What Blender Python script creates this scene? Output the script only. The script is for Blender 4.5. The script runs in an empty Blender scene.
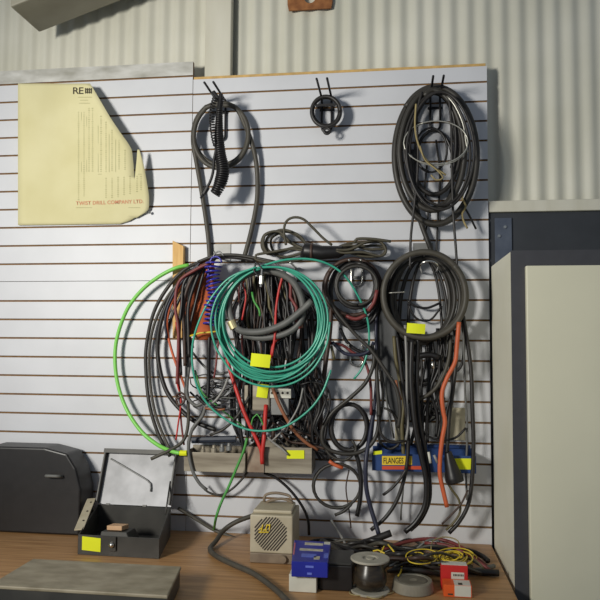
import bpy, bmesh, math, random
from mathutils import Vector, Matrix, Euler, noise
R = math.radians
sc = bpy.context.scene
COL = sc.collection
# ------------------------------------------------------------------ camera
F = 680.0
CAM = Vector((0, -2.62, 1.64))
ROT = Matrix.Rotation(R(7.72), 3, 'Z') @ Matrix.Rotation(R(90 + 3.56), 3, 'X') @ Matrix.Rotation(R(0.37), 3, 'Z')
cam_d = bpy.data.cameras.new('camera'); cam = bpy.data.objects.new('camera', cam_d); COL.objects.link(cam)
cam.matrix_world = Matrix.Translation(CAM) @ ROT.to_4x4()
cam_d.sensor_width = 36; cam_d.lens = F / 600 * 36; cam_d.clip_start = .02
sc.camera = cam
BENCH = 0.905
PX = .00385          # metres per photo pixel on the wall
def ray(px, py): return ROT @ Vector(((px - 300) / F, -(py - 300) / F, -1))
def W(px, py, d=0.0):            # point d metres in front of the wall
    v = ray(px, py); t = (-d - CAM.y) / v.y; return CAM + v * t
def Z(px, py, z):                # point at height z
    v = ray(px, py); t = (z - CAM.z) / v.z; return CAM + v * t
def B(px, py, h=0.0): return Z(px, py, BENCH + h)
# ------------------------------------------------------------------ materials
MATS = {}
def s2l(c): return tuple(((v / 255 + .055) / 1.055) ** 2.4 if v > 10 else v / 255 / 12.92 for v in c)
def mat(name, rgb, rough=.5, metal=0.0, var=.12, scale=30, bump=0.0, stretch=(1, 1, 1), rgb2=None, spec=.5):
    if name in MATS: return MATS[name]
    m = bpy.data.materials.new(name); m.use_nodes = True
    nt = m.node_tree; b = nt.nodes['Principled BSDF']
    c = s2l(rgb)
    b.inputs['Roughness'].default_value = rough; b.inputs['Metallic'].default_value = metal
    b.inputs['Specular IOR Level'].default_value = spec
    tc = nt.nodes.new('ShaderNodeTexCoord'); mp = nt.nodes.new('ShaderNodeMapping')
    mp.inputs['Scale'].default_value = stretch
    nt.links.new(tc.outputs['Object'], mp.inputs['Vector'])
    n = nt.nodes.new('ShaderNodeTexNoise'); n.inputs['Scale'].default_value = scale; n.inputs['Detail'].default_value = 5
    nt.links.new(mp.outputs['Vector'], n.inputs['Vector'])
    r = nt.nodes.new('ShaderNodeValToRGB')
    if rgb2 is None:
        a = [max(0, v * (1 - var)) for v in c]; e = [min(1, v * (1 + var)) for v in c]
    else: a = c; e = s2l(rgb2)
    r.color_ramp.elements[0].position = .32; r.color_ramp.elements[1].position = .68
    r.color_ramp.elements[0].color = (*a, 1); r.color_ramp.elements[1].color = (*e, 1)
    nt.links.new(n.outputs['Fac'], r.inputs['Fac']); nt.links.new(r.outputs['Color'], b.inputs['Base Color'])
    if bump:
        bp = nt.nodes.new('ShaderNodeBump'); bp.inputs['Strength'].default_value = bump; bp.inputs['Distance'].default_value = .004
        nt.links.new(n.outputs['Fac'], bp.inputs['Height']); nt.links.new(bp.outputs['Normal'], b.inputs['Normal'])
    MATS[name] = m
    return m
M_SLAT = mat('white_melamine', (204, 205, 209), .45, var=.035, scale=6)
M_SLATD = mat('dirty_melamine', (150, 148, 138), .6, rgb2=(205, 204, 199), scale=7, stretch=(1, 1, 2.5))
M_MDF = mat('raw_fibreboard', (122, 92, 58), .8, var=.2, scale=40)
M_EDGE = mat('tan_board_edge', (196, 160, 98), .7, var=.15, scale=40)
M_IRON = mat('painted_corrugated_iron', (196, 194, 178), .5, rgb2=(208, 206, 192), scale=3)
M_POST = mat('pale_painted_steel', (192, 188, 170), .6, rgb2=(206, 203, 188), scale=5, stretch=(3, 1, .5))
M_BEAM = mat('grey_painted_beam', (138, 134, 118), .6, rgb2=(160, 156, 140), scale=5)
M_WOOD = mat('bench_wood', (152, 110, 66), .42, rgb2=(190, 146, 98), scale=9, stretch=(.5, 7, 7), bump=.05)
M_BOARD = mat('bare_pine', (206, 160, 92), .7, rgb2=(226, 184, 118), scale=14, stretch=(6, 6, .6))
M_RUST = mat('rusty_brown_plate', (120, 72, 36), .8, rgb2=(158, 104, 58), scale=28)
M_PAPER = mat('yellowed_paper', (206, 198, 150), .85, rgb2=(217, 210, 166), scale=5)
M_INK = mat('faded_ink', (150, 146, 104), .9)
M_INKD = mat('dark_ink', (66, 60, 46), .9)
M_INKR = mat('red_ink', (206, 138, 108), .9)
M_RUB = mat('dark_rubber', (50, 47, 42), .5, var=.2, scale=25)
M_RUB2 = mat('worn_rubber', (70, 66, 57), .55, var=.2, scale=25)
M_BLK = mat('black_plastic', (27, 25, 25), .4, var=.2, scale=30)
M_BLKS = mat('black_sheath', (37, 34, 32), .45, var=.25, scale=30)
M_BRN = mat('brown_sheath', (66, 48, 39), .5, var=.25, scale=30)
M_OLV = mat('olive_sheath', (96, 88, 58), .5, var=.2, scale=30)
M_DUST = mat('dusty_olive_cord', (70, 65, 50), .6, var=.2, scale=30)
M_GREY = mat('grey_hose', (100, 100, 97), .5, var=.12, scale=25)
M_GREYL = mat('light_grey_sheath', (140, 138, 134), .5, var=.1, scale=25)
M_TEAL = mat('teal_tubing', (60, 160, 134), .3, var=.12, scale=20)
M_GRN = mat('lime_green_hose', (124, 204, 84), .4, var=.06, scale=15)
M_GRN2 = mat('green_wire', (72, 150, 66), .45, var=.1)
M_BLUE = mat('blue_spiral', (52, 50, 156), .3, var=.1)
M_NAVY = mat('navy_sheath', (38, 41, 60), .45, var=.15)
M_RED = mat('red_sheath', (190, 46, 40), .45, var=.12)
M_MAR = mat('maroon_sheath', (116, 50, 48), .5, var=.2)
M_ORG = mat('orange_sheath', (196, 94, 54), .5, var=.1)
M_ORGC = mat('orange_cloth', (172, 82, 42), .8, rgb2=(198, 102, 58), scale=18, bump=.3)
M_COP = mat('copper_brown_sheath', (146, 92, 62), .5, var=.15)
M_YEL = mat('yellow_wire', (218, 190, 54), .45, var=.1)
M_TAN = mat('tan_twine', (156, 140, 96), .8, var=.2)
M_TAG = mat('fluorescent_yellow_paper', (224, 230, 30), .8, var=.03, scale=10)
M_CHR = mat('bright_steel', (214, 212, 205), .25, metal=1, var=.06)
M_WIRE = mat('silver_wire', (190, 188, 178), .35, metal=.6, var=.06)
M_BRASS = mat('pale_brass', (202, 190, 146), .4, metal=.5, var=.1)
M_HOOK = mat('black_hook_steel', (34, 33, 36), .35, metal=.3)
M_PLATE = mat('grey_steel_plate', (128, 128, 126), .45, metal=.3, var=.1)
M_TRAY = mat('dull_aluminium', (122, 112, 96), .42, metal=.3, rgb2=(172, 163, 145), scale=9, stretch=(.4, 1, 3))
M_TRAYB = mat('stained_aluminium', (126, 104, 86), .5, metal=.3, rgb2=(158, 142, 124), scale=16)
M_BTRAY = mat('blue_enamel', (32, 58, 112), .45, rgb2=(44, 74, 126), scale=14)
M_LABY = mat('yellow_label', (230, 196, 50), .7, var=.05)
M_LABR = mat('orange_red_stripe', (206, 78, 44), .7, var=.05)
M_TBOX = mat('dark_grey_painted_steel', (54, 53, 50), .45, rgb2=(68, 66, 62), scale=14, metal=.2)
M_LID = mat('bare_steel_lining', (136, 136, 138), .5, metal=.25, rgb2=(168, 168, 171), scale=9)
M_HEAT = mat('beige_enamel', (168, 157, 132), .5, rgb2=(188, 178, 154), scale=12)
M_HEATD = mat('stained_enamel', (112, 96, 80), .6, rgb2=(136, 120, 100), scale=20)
M_SLOT = mat('dark_slot', (52, 44, 38), .8)
M_BBOX = mat('glossy_blue_card', (36, 44, 148), .35, var=.12, scale=12)
M_BBOXL = mat('pale_print', (190, 184, 164), .5, var=.25, scale=60)
M_BBOXT = mat('light_blue_print', (96, 110, 196), .5, var=.15)
M_CARD = mat('white_card', (206, 204, 190), .7, var=.05)
M_RBOX = mat('red_card', (196, 40, 36), .5, var=.08)
M_OBOX = mat('orange_card', (224, 92, 34), .5, var=.08)
M_SPOOL = mat('grey_card_flange', (152, 147, 132), .6, rgb2=(176, 171, 156), scale=20)
M_WIND = mat('dark_winding', (24, 21, 19), .3, metal=0.0, rgb2=(62, 54, 42), scale=22, stretch=(1, 1, 4))
M_ROLL = mat('grey_tape_roll', (118, 112, 98), .6, rgb2=(140, 134, 118), scale=20)
M_ROLLD = mat('grey_roll_core', (92, 86, 74), .7, rgb2=(112, 106, 92), scale=30)
M_SLAB = mat('worn_beige_lid', (124, 114, 92), .55, rgb2=(156, 146, 124), scale=14, stretch=(1, 2, 1))
M_CAB = mat('cream_cabinet_paint', (222, 219, 198), .5, rgb2=(230, 227, 208), scale=4)
M_CABD = mat('charcoal_frame', (66, 66, 70), .5, var=.06)
M_CABY = mat('cream_door_paint', (224, 220, 194), .5, var=.03, scale=4)
M_DARK = mat('dark_steel_column', (50, 53, 58), .5, var=.15, scale=8)
M_BPL = mat('blue_grey_steel', (64, 72, 88), .5, rgb2=(86, 94, 108), scale=12)
M_FLOOR = mat('concrete', (120, 116, 108), .8, rgb2=(140, 136, 128), scale=4)
M_CONC = mat('plain_grey_pad', (96, 96, 94), .8)

# ------------------------------------------------------------------ object helpers
def tag(o, label=None, cat=None, group=None, kind=None):
    if label: o['label'] = label
    if cat: o['category'] = cat
    if group: o['group'] = group
    if kind: o['kind'] = kind
    return o
def obj(name, bm, mats, parent=None, smooth=False, recentre=True, base=False):
    bmesh.ops.recalc_face_normals(bm, faces=bm.faces[:])
    me = bpy.data.meshes.new(name)
    c = Vector((0, 0, 0))
    if recentre and parent is None and bm.verts:
        lo = Vector((min(v.co[i] for v in bm.verts) for i in range(3))); hi = Vector((max(v.co[i] for v in bm.verts) for i in range(3)))
        c = (lo + hi) / 2
        if base: c.z = lo.z
    if parent is not None: c = parent.location
    bmesh.ops.translate(bm, verts=bm.verts[:], vec=-c)
    bm.to_mesh(me); bm.free()
    if not isinstance(mats, (list, tuple)): mats = [mats]
    for m in mats: me.materials.append(m)
    if smooth:
        for p in me.polygons: p.use_smooth = True
    o = bpy.data.objects.new(name, me); COL.objects.link(o)
    if parent is not None: o.parent = parent
    else: o.location = c
    return o
def empty(name, loc, label, cat, group=None):
    o = bpy.data.objects.new(name, None); COL.objects.link(o); o.location = loc; o.empty_display_size = .02
    return tag(o, label, cat, group)
def hexa(bm, p, mi=0):           # p: four bottom then four top corners
    v = [bm.verts.new(q) for q in p]
    for f in ((0, 1, 2, 3), (4, 5, 6, 7), (0, 1, 5, 4), (1, 2, 6, 5), (2, 3, 7, 6), (3, 0, 4, 7)):
        fc = bm.faces.new([v[i] for i in f]); fc.material_index = mi
    return v
def box(bm, x0, x1, y0, y1, z0, z1, mi=0):
    return hexa(bm, [Vector(q) for q in ((x0, y0, z0), (x1, y0, z0), (x1, y1, z0), (x0, y1, z0), (x0, y0, z1), (x1, y0, z1), (x1, y1, z1), (x0, y1, z1))], mi)
def bevel(bm, w, seg=2):
    bmesh.ops.bevel(bm, geom=bm.edges[:], offset=w, segments=seg, profile=.5, affect='EDGES', clamp_overlap=True)
def catmull(P, step):
    if len(P) < 3: 
        n = max(1, int((P[1] - P[0]).length / step)); return [P[0].lerp(P[1], i / n) for i in range(n + 1)]
    out = []
    Q = [P[0] * 2 - P[1]] + P + [P[-1] * 2 - P[-2]]
    for i in range(1, len(Q) - 2):
        a, b, c, d = Q[i - 1:i + 3]
        n = max(1, int((c - b).length / step))
        for k in range(n):
            t = k / n
            out.append(.5 * ((2 * b) + (c - a) * t + (2 * a - 5 * b + 4 * c - d) * t * t + (3 * b - a - 3 * c + d) * t ** 3))
    out.append(P[-1].copy())
    return out
def tube(bm, P, r, sides=8, mi=0):   # r number or function(s in 0..1)
    n = len(P); rings = []
    up = None
    for i, p in enumerate(P):
        t = (P[min(i + 1, n - 1)] - P[max(i - 1, 0)])
        if t.length < 1e-9: t = Vector((0, 0, 1))
        t.normalize()
        if up is None:
            up = t.orthogonal().normalized()
        else:
            up = up - t * up.dot(t)
            if up.length < 1e-6: up = t.orthogonal()
            up.normalize()
        s = t.cross(up)
        rr = r(i / (n - 1)) if callable(r) else r
        rings.append([bm.verts.new(p + (up * math.cos(2 * math.pi * k / sides) + s * math.sin(2 * math.pi * k / sides)) * rr) for k in range(sides)])
    for a, b in zip(rings, rings[1:]):
        for k in range(sides):
            bm.faces.new((a[k], a[(k + 1) % sides], b[(k + 1) % sides], b[k])).material_index = mi
    bm.faces.new(rings[0][::-1]).material_index = mi; bm.faces.new(rings[-1]).material_index = mi
def pts3(pts, d=.05):
    out = []
    for p in pts:
        if isinstance(p, Vector): out.append(p)
        elif p[0] == 'b': out.append(B(p[1], p[2], p[3] if len(p) > 3 else .008))
        elif len(p) == 3: out.append(W(*p))
        else: out.append(W(p[0], p[1], d))
    return out
def cable(name, label, cat, pts, rp, m, d=.05, group=None, parent=None, step=.012, sides=None):
    bm = bmesh.new()
    P = catmull(pts3(pts, d), max(step, rp * PX * .9))
    tube(bm, P, rp * PX, sides or (6 if rp < 1.0 else 8))
    o = obj(name, bm, m, parent, smooth=True)
    if parent is None: tag(o, label, cat, group)
    elif label: o['label'] = label
    return o
def loops(cx, ytop, rx, ry, n, d0, d1, seed=0, jx=.1, jy=.1, sgn=1, a0=90, step=15, pinch=0.0, jo=0):
    """hanging coil: every turn meets at the top, the turns differ in width and drop"""
    rnd = random.Random(seed)
    K = int(n) + 3
    sx = [1 + rnd.uniform(-jx, jx) for _ in range(K)]; sy = [1 + rnd.uniform(-jy, jy) for _ in range(K)]
    ox = [rnd.uniform(-jo, jo) for _ in range(K)]
    out = []
    N = int(n * 360 / step)
    for i in range(N + 1):
        t = i * step / 360; k = int(t); f = t - k; f = f * f * (3 - 2 * f)
        a = R(a0 + sgn * 360 * t)
        fx = sx[k] * (1 - f) + sx[k + 1] * f; fy = sy[k] * (1 - f) + sy[k + 1] * f; o_ = ox[k] * (1 - f) + ox[k + 1] * f
        s = math.sin(a); w = 1 - pinch * max(0, s)
        out.append((cx + o_ + rx * fx * w * math.cos(a), ytop + ry * fy * (1 - s), d0 + (d1 - d0) * t / max(n, 1e-6)))
    return out
def price_tag(px, py, w, h, d, parent, tilt=0, name='price_tag', m=None, curl=.004):
    bm = bmesh.new(); m = m or M_TAG
    c, s = math.cos(R(tilt)), math.sin(R(tilt)); N = 6
    front = []; back = []
    for i in range(N + 1):
        u = i / N - .5
        col = []
        for v in (-.5, .5):
            x = px + (u * w * c - v * h * s); y = py + (u * w * s + v * h * c)
            dd = d + curl * math.cos(u * math.pi)
            col.append((W(x, y, dd), W(x, y, dd - .0012)))
        front.append([bm.verts.new(q[0]) for q in col]); back.append([bm.verts.new(q[1]) for q in col])
    for i in range(N):
        bm.faces.new((front[i][0], front[i + 1][0], front[i + 1][1], front[i][1]))
        bm.faces.new((back[i][0], back[i][1], back[i + 1][1], back[i + 1][0]))
        for v in (0, 1): bm.faces.new((front[i][v], back[i][v], back[i + 1][v], front[i + 1][v]))
    for i in (0, N): bm.faces.new((front[i][0], front[i][1], back[i][1], back[i][0]))
    o = obj(name, bm, m, parent); o['label'] = 'fluorescent yellow paper tag'
    return o
def text_mesh(body, mapf, m, parent, name, size=1.0, spacing=1.0):
    cu = bpy.data.curves.new(name, 'FONT'); cu.body = body; cu.size = size; cu.space_character = spacing; cu.resolution_u = 3
    cu.offset = .012 * size
    to = bpy.data.objects.new('tmp', cu); COL.objects.link(to)
    bpy.context.view_layer.update()
    me = to.to_mesh(); bm = bmesh.new(); bm.from_mesh(me); to.to_mesh_clear()
    bpy.data.objects.remove(to)
    xs = [v.co.x for v in bm.verts]; ys = [v.co.y for v in bm.verts]
    x0, x1, y0, y1 = min(xs), max(xs), min(ys), max(ys)
    for v in bm.verts: v.co = mapf((v.co.x - x0) / (x1 - x0), (v.co.y - y0) / (y1 - y0))
    return obj(name, bm, m, parent)
def lathe(bm, c, prof, seg=40, mi=0, mis=None):    # prof: (radius, z)
    rings = []
    for r, z in prof:
        rings.append([bm.verts.new(c + Vector((r * math.cos(2 * math.pi * k / seg), r * math.sin(2 * math.pi * k / seg), z))) for k in range(seg)])
    for j in range(len(rings) - 1):
        for k in range(seg):
            f = bm.faces.new((rings[j][k], rings[j][(k + 1) % seg], rings[j + 1][(k + 1) % seg], rings[j + 1][k])); f.material_index = mis[j] if mis else mi
    bm.faces.new(rings[0][::-1]); bm.faces.new(rings[-1])
exec_sections = []
# ================================================================== SETTING
PITCH = .0762; G0 = 2.641; GW = .0075
def slat_panel(name, x0, x1, z0, z1, yf=0.0, th=.018, dirty_top=False, zoff=0.0):
    bm = bmesh.new()
    gs = []
    k = -6
    while True:
        zc = G0 + zoff - k * PITCH; k += 1
        if zc < z0 + .006: break
        if zc < z1 - .006: gs.append(zc)
    # profile from the top down (y, z, material of the segment that follows)
    prof = [(yf, z1, 0)]
    for zc in gs:
        prof += [(yf, zc + GW / 2, 1), (yf + .0055, zc + GW / 2, 1), (yf + .0055, zc - GW / 2, 1), (yf, zc - GW / 2, 0)]
    prof += [(yf, z0, 1), (yf + th, z0, 1), (yf + th, z1, 2)]
    a = [bm.verts.new((x0, y, z)) for y, z, _ in prof]; b = [bm.verts.new((x1, y, z)) for y, z, _ in prof]
    n = len(prof)
    for i in range(n):
        f = bm.faces.new((a[i], a[(i + 1) % n], b[(i + 1) % n], b[i])); f.material_index = prof[i][2]
    for e in (a, b): bm.faces.new(e).material_index = 1
    if dirty_top:
        for f in bm.faces:
            c = f.calc_center_median()
            if f.material_index == 0 and c.z > gs[0]: f.material_index = 3
    return tag(obj(name, bm, [M_SLAT, M_MDF, M_EDGE, M_SLATD], recentre=False), kind='structure')
XJ = W(192, 150).x; XR = .362; XL = -1.95
ZT = W(485, 66).z; ZTL = W(150, 64).z; ZH = W(110, 281).z
slat_panel('wall_back_slatted_right', XJ + .0006, XR, BENCH - .12, ZT)
slat_panel('wall_back_slatted_upper', XL, XJ - .0006, ZH + .001, ZTL, yf=-.003, dirty_top=True)
slat_panel('wall_back_slatted_lower', XL, XJ - .0006, BENCH - .12, ZH - .001, yf=-.001)
# corrugated iron behind
bm = bmesh.new()
x0, x1 = -2.6, 1.7; cp = .066; n = int((x1 - x0) / cp * 10)
A = []; Bt = []
for i in range(n + 1):
    x = x0 + (x1 - x0) * i / n; y = .075 + .0055 * math.cos(2 * math.pi * x / cp)
    A.append((bm.verts.new((x, y, 0)), bm.verts.new((x, y, 3.6)))); Bt.append((bm.verts.new((x, y + .003, 0)), bm.verts.new((x, y + .003, 3.6))))
for i in range(n):
    bm.faces.new((A[i][0], A[i + 1][0], A[i + 1][1], A[i][1])); bm.faces.new((Bt[i][0], Bt[i][1], Bt[i + 1][1], Bt[i + 1][0]))
tag(obj('wall_back', bm, M_IRON, smooth=True, recentre=False), kind='structure')
# battens that carry the panels
bm = bmesh.new()
for zz in (1.0, 1.5, 2.0, 2.5): box(bm, XL, XR - .03, .019, .0635, zz, zz + .06)
tag(obj('trim_1', bm, M_EDGE, recentre=False), kind='structure')
# pale steel post at the top
bm = bmesh.new(); box(bm, W(205, 30, -.02).x, W(231, 30, -.02).x, .022, .062, ZT + .002, 3.6); bevel(bm, .003, 1)
tag(obj('trim_2', bm, M_POST, recentre=False), kind='structure')
bm = bmesh.new(); box(bm, XJ + .002, XR - .004, .0015, .0165, ZT + .0005, ZT + .0115); bevel(bm, .001, 1)
tag(obj('trim_5', bm, M_EDGE, recentre=False), kind='structure')
# sloping roof beam, upper left
bm = bmesh.new()
p = [W(20, 50, .30), W(152, -1, .30), W(240, -36, .30)]
dz = Vector((0, 0, .30))
a, b = W(10, 7, .24), W(235, -83, .24)
off = Vector((0, .22, 0))
hexa(bm, [a, b, b + off, a + off, a + dz, b + dz, b + off + dz, a + off + dz]); bevel(bm, .006, 2)
lip0, lip1 = a + Vector((0, -.012, .062)), b + Vector((0, -.012, .062))
hexa(bm, [lip0, lip1, lip1 + Vector((0, .011, 0)), lip0 + Vector((0, .011, 0)), lip0 + dz, lip1 + dz, lip1 + dz + Vector((0, .011, 0)), lip0 + dz + Vector((0, .011, 0))])
tag(obj('trim_3', bm, M_BEAM, recentre=False), kind='structure')
# right: horizontal rail, dark column
bm = bmesh.new(); a = W(491, 213, -.02); b = W(491, 203, -.02); box(bm, XR + .004, 1.7, .0, .055, a.z, b.z + .004); bevel(bm, .002, 1)
tag(obj('trim_4', bm, M_POST, recentre=False), kind='structure')
bm = bmesh.new(); box(bm, XR + .004, 1.7, .015, .05, 0.0, a.z - .002)
tag(obj('wall_back_lower', bm, M_DARK, recentre=False), kind='structure')
# floor
bm = bmesh.new(); box(bm, -2.6, 1.7, -5, .2, -.05, 0); tag(obj('floor', bm, M_FLOOR, recentre=False), kind='structure')
# blue-grey bolted bracket on the dark column
t = empty('steel_bracket', W(503, 255, .01), 'blue-grey steel bracket plate with two bolts behind the cream cabinet', 'bracket')
bm = bmesh.new(); q = [W(495, 262, -.012), W(512, 262, -.012), W(512, 218, -.012), W(495, 222, -.012)]
box(bm, q[0].x, q[1].x, .006, .014, q[0].z - .06, q[2].z); bevel(bm, .001, 1); obj('plate', bm, M_BPL, t)
for bx, by in ((505, 227), (499, 236)):
    bm = bmesh.new(); c = W(bx, by, -.004); bmesh.ops.create_cone(bm, cap_ends=True, segments=6, radius1=.006, radius2=.006, depth=.006, matrix=Matrix.Translation((c.x, .003, c.z)) @ Matrix.Rotation(R(90), 4, 'X'))
    obj('bolt', bm, M_CHR, t)
# cabinet at right
cx0 = XR + .008; yfr = -.425; ct = Z(510, 251, 0)
zt = (CAM + ray(510, 251) * ((yfr - CAM.y) / ray(510, 251).y)).z
t = empty('storage_cabinet', (cx0, yfr, 0), 'cream metal cabinet with dark grey front edge at the right end of the bench', 'cabinet')
bm = bmesh.new(); box(bm, cx0, cx0 + .6, yfr, -.004, .0, zt); bevel(bm, .003, 1); obj('body', bm, M_CAB, t)
bm = bmesh.new(); box(bm, cx0 - .0006, cx0 + .6, yfr - .006, yfr - .0005, .0, zt + .0006); obj('front_frame', bm, M_CABD, t)
bm = bmesh.new(); box(bm, cx0 + .041, cx0 + .59, yfr - .03, yfr - .0065, .05, zt - .05); bevel(bm, .003, 2); dr = obj('door', bm, M_CABY, t)
# workbench
t = empty('workbench', (-.7, -.4, 0), 'brown wood-grain workbench top along the foot of the slatted wall', 'workbench')
bm = bmesh.new(); box(bm, XL, XR - .004, -.80, -.005, BENCH - .035, BENCH); bevel(bm, .002, 1); obj('worktop', bm, M_WOOD, t)
bm = bmesh.new(); box(bm, XL + .05, XR - .05, -.76, -.74, BENCH - .14, BENCH - .036); obj('apron', bm, M_WOOD, t)
for lx in (XL + .05, XR - .12):
    for ly in (-.76, -.12):
        bm = bmesh.new(); box(bm, lx, lx + .07, ly + .021, ly + .09, 0, BENCH - .036); obj('leg', bm, M_WOOD, t)
# rusty plate at the top
bm = bmesh.new()
c = W(310, -2, -.055); w_, h0, h1, rh = .092, .05, .05, .024; S = 24
outer = []; inner = []
for k in range(S):
    an = 2 * math.pi * k / S; ca, sa = math.cos(an), math.sin(an); m_ = max(abs(ca) / w_, abs(sa) / .05)
    outer.append((ca / m_, sa / m_)); inner.append((rh * ca, rh * sa))
V = [[bm.verts.new((c.x + q[0], yy, c.z + q[1])) for q in L] for L in (outer, inner) for yy in (.050, .058)]
for k in range(S):
    j = (k + 1) % S
    bm.faces.new((V[0][k], V[0][j], V[2][j], V[2][k])); bm.faces.new((V[1][k], V[3][k], V[3][j], V[1][j]))
    bm.faces.new((V[0][k], V[1][k], V[1][j], V[0][j])); bm.faces.new((V[2][k], V[2][j], V[3][j], V[3][k]))
tag(obj('mounting_plate', bm, M_RUST), 'rusty brown plate with a round hole fixed to the corrugated wall', 'plate')

# ================================================================== POSTER
def pd(x, y):
    t = max(0, min(1, (224 - y) / 140)); e = max(0, min(1, (x - 60) / 80))
    return .012 + .075 * math.sin(t * math.pi / 2) * (.45 + .55 * e) + .012 * math.sin(x * .07) * t
def interp(tab, y):
    for (y0, v0), (y1, v1) in zip(tab, tab[1:]):
        if y <= y1: return v0 + (v1 - v0) * max(0, (y - y0)) / (y1 - y0)
    return tab[-1][1]
main_e = [(83.5, 90), (88, 93), (100, 100), (117, 110), (132, 120), (143, 128), (150, 132), (165, 133.6), (180, 134.5)]
full_e = [(180, 146.6), (190, 148.3), (198, 149.2), (209, 149), (214, 144), (217, 139.5), (220.5, 133), (224.5, 120)]
flapR = [(147, 138), (150, 139.6), (158, 142), (170, 144.8), (180, 146.6)]
flapL = [(147, 137.6), (160, 136.6), (180, 134.6)]
poster = empty('wall_chart', W(80, 224, .012), 'torn yellowed paper chart with columns of figures pinned to the slatted wall', 'chart')
bm = bmesh.new()
def strip(rows, lf, rf, nx):
    prev = None
    for y in rows:
        l, r = lf(y), rf(y); row = []
        for i in range(nx + 1):
            x = l + (r - l) * i / nx
            yy = y + (x - 75) * -.012 if y > 215 else y
            row.append(bm.verts.new(W(x, yy, pd(x, y))))
        if prev:
            for i in range(nx): bm.faces.new((prev[i], prev[i + 1], row[i + 1], row[i]))
        prev = row
ROWS = [83.5 + 3 * i for i in range(48)]
strip(ROWS, lambda y: 18, lambda y: interp(main_e, y) if y <= 180 else min(134.5, interp(full_e, y)), 14)
strip([y for y in ROWS if 147 < y < 220], lambda y: interp(flapL, y) if y < 179 else min(134.5, interp(full_e, y)), lambda y: interp(flapR, y) if y < 180 else interp(full_e, y), 3)
bmesh.ops.remove_doubles(bm, verts=bm.verts[:], dist=.0004)
sheet = obj('paper_sheet', bm, M_PAPER, poster, smooth=True)
sm = sheet.modifiers.new('thickness', 'SOLIDIFY'); sm.thickness = .0008; sm.offset = 0
def pmap(x0, x1, yb, yt, slope=0):
    def f(u, v):
        x = x0 + (x1 - x0) * u; y = yb + (yt - yb) * v + slope * (x - x0); return W(x, y, pd(x, y) + .0016)
    return f
text_mesh('RE', pmap(73, 83.5, 94, 87.3), M_INKD, poster, 'printed_heading', spacing=.9)
bm = bmesh.new()
def pq(x0, x1, y0, y1):
    vs = [bm.verts.new(W(x, y, pd(x, y) + .0016)) for x, y in ((x0, y0), (x1, y0), (x1, y1), (x0, y1))]; bm.faces.new(vs)
for i in range(4):
    pq(85 + i * 1.9, 86.2 + i * 1.9, 88, 93.5)
for y in (89.2, 91.8): pq(85, 91.9, y, y + .8)
obj('printed_emblem', bm, M_INKD, poster)
text_mesh('TWIST DRILL COMPANY LTD.', pmap(76, 143.5, 205.2, 201.4, -.03), M_INKR, poster, 'printed_name', spacing=1.05)
bm = bmesh.new(); rnd = random.Random(4)
for cx, ya, yb in ((78.5, 112, 200), (84, 112, 196), (89, 108, 172), (92.5, 108, 172), (101, 116, 172), (106, 122, 172), (112, 130, 170), (119, 140, 170), (125, 150, 170), (106, 178, 198), (112, 178, 198), (118, 177, 197), (124, 177, 196), (130, 176, 194), (137, 176, 192), (141, 176, 190)):
    y = ya
    while y < yb:
        w = rnd.uniform(.7, 1.8); pq(cx - w / 2, cx + w / 2, y, y + .55); y += 1.9
for y, xa, xb in ((97, 78, 92), (100, 80, 88), (207.5, 76, 140), (174, 98, 142), (103, 79, 90)): pq(xa, xb, y, y + .35)
for x in (81.2, 86.6, 98, 109, 115.5): pq(x, x + .3, 112 + (x - 81) * .8, 172)
obj('printed_table', bm, M_INK, poster)
bm = bmesh.new(); bmesh.ops.create_uvsphere(bm, u_segments=10, v_segments=8, radius=.006, matrix=Matrix.Translation(W(149.5, 212.5, .02))); tube(bm, [W(149.5, 212.5, .02), W(150, 212.5, .0)], .0012, 6)
tag(obj('push_pin', bm, M_CHR), 'silver pin head at the lower right corner of the yellow chart', 'pin')
# pine batten standing against the wall
bm = bmesh.new()
q = [(172.5, 338), (182, 338), (183.5, 246), (172.5, 240.5)]
ff = [W(x, y, .034) for x, y in q]; bb = [p + Vector((0, .026, 0)) for p in ff]
hexa(bm, ff + bb); bevel(bm, .0012, 1)
tag(obj('pine_batten', bm, M_BOARD), 'short bare pine stick with a slanted top upright against the wall', 'stick')

# ================================================================== HOOKS
def prong_hook(label, px, ytop, ubot, tipd=.17, half=5.0, m=M_HOOK, mp=None, tip_up=4, group=None):
    t = empty('slatwall_hook', W(px, ytop, 0), label, 'hook', group)
    bm = bmesh.new()
    zc = W(px, ytop, 0); h = half * PX; r = .0045
    zb = W(px, ubot, 0).z
    pts = []
    s = -1
    P = [Vector((zc.x - h, -tipd, zc.z + tip_up * PX)), Vector((zc.x - h, -tipd + .02, zc.z + .004)), Vector((zc.x - h, -.05, zc.z)), Vector((zc.x - h, -.018, zc.z)), Vector((zc.x - h, -.010, zc.z - .012)), Vector((zc.x - h, -.010, zb + h))]
    for k in range(1, 8):
        a = math.pi + math.pi * k / 8; P.append(Vector((zc.x + h * math.cos(a), -.010, zb + h + h * math.sin(a))))
    P += [Vector((zc.x + h, p.y, p.z)) for p in reversed(P[:6])]
    tube(bm, catmull(P, .006), r, 8); obj('prong_wire', bm, m, t, smooth=True)
    bm = bmesh.new(); zz = zc.z - .045
    box(bm, zc.x - h * 1.5, zc.x + h * 1.5, -.0058, -.0008, zz - .005, zz + .005); bevel(bm, .001, 1); obj('back_plate', bm, mp or m, t)
    return t
prong_hook('black double-prong hook holding the black spring hose and grey hose coil', 222, 102, 141, .20, 4.5, tip_up=1)
prong_hook('black double-prong hook holding the small black cable ring', 327, 99, 133, .20, 5, tip_up=1)
prong_hook('black double-prong hook at the top of the tall black hose coils', 435, 97, 131, .20, 4.8, tip_up=1)
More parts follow.
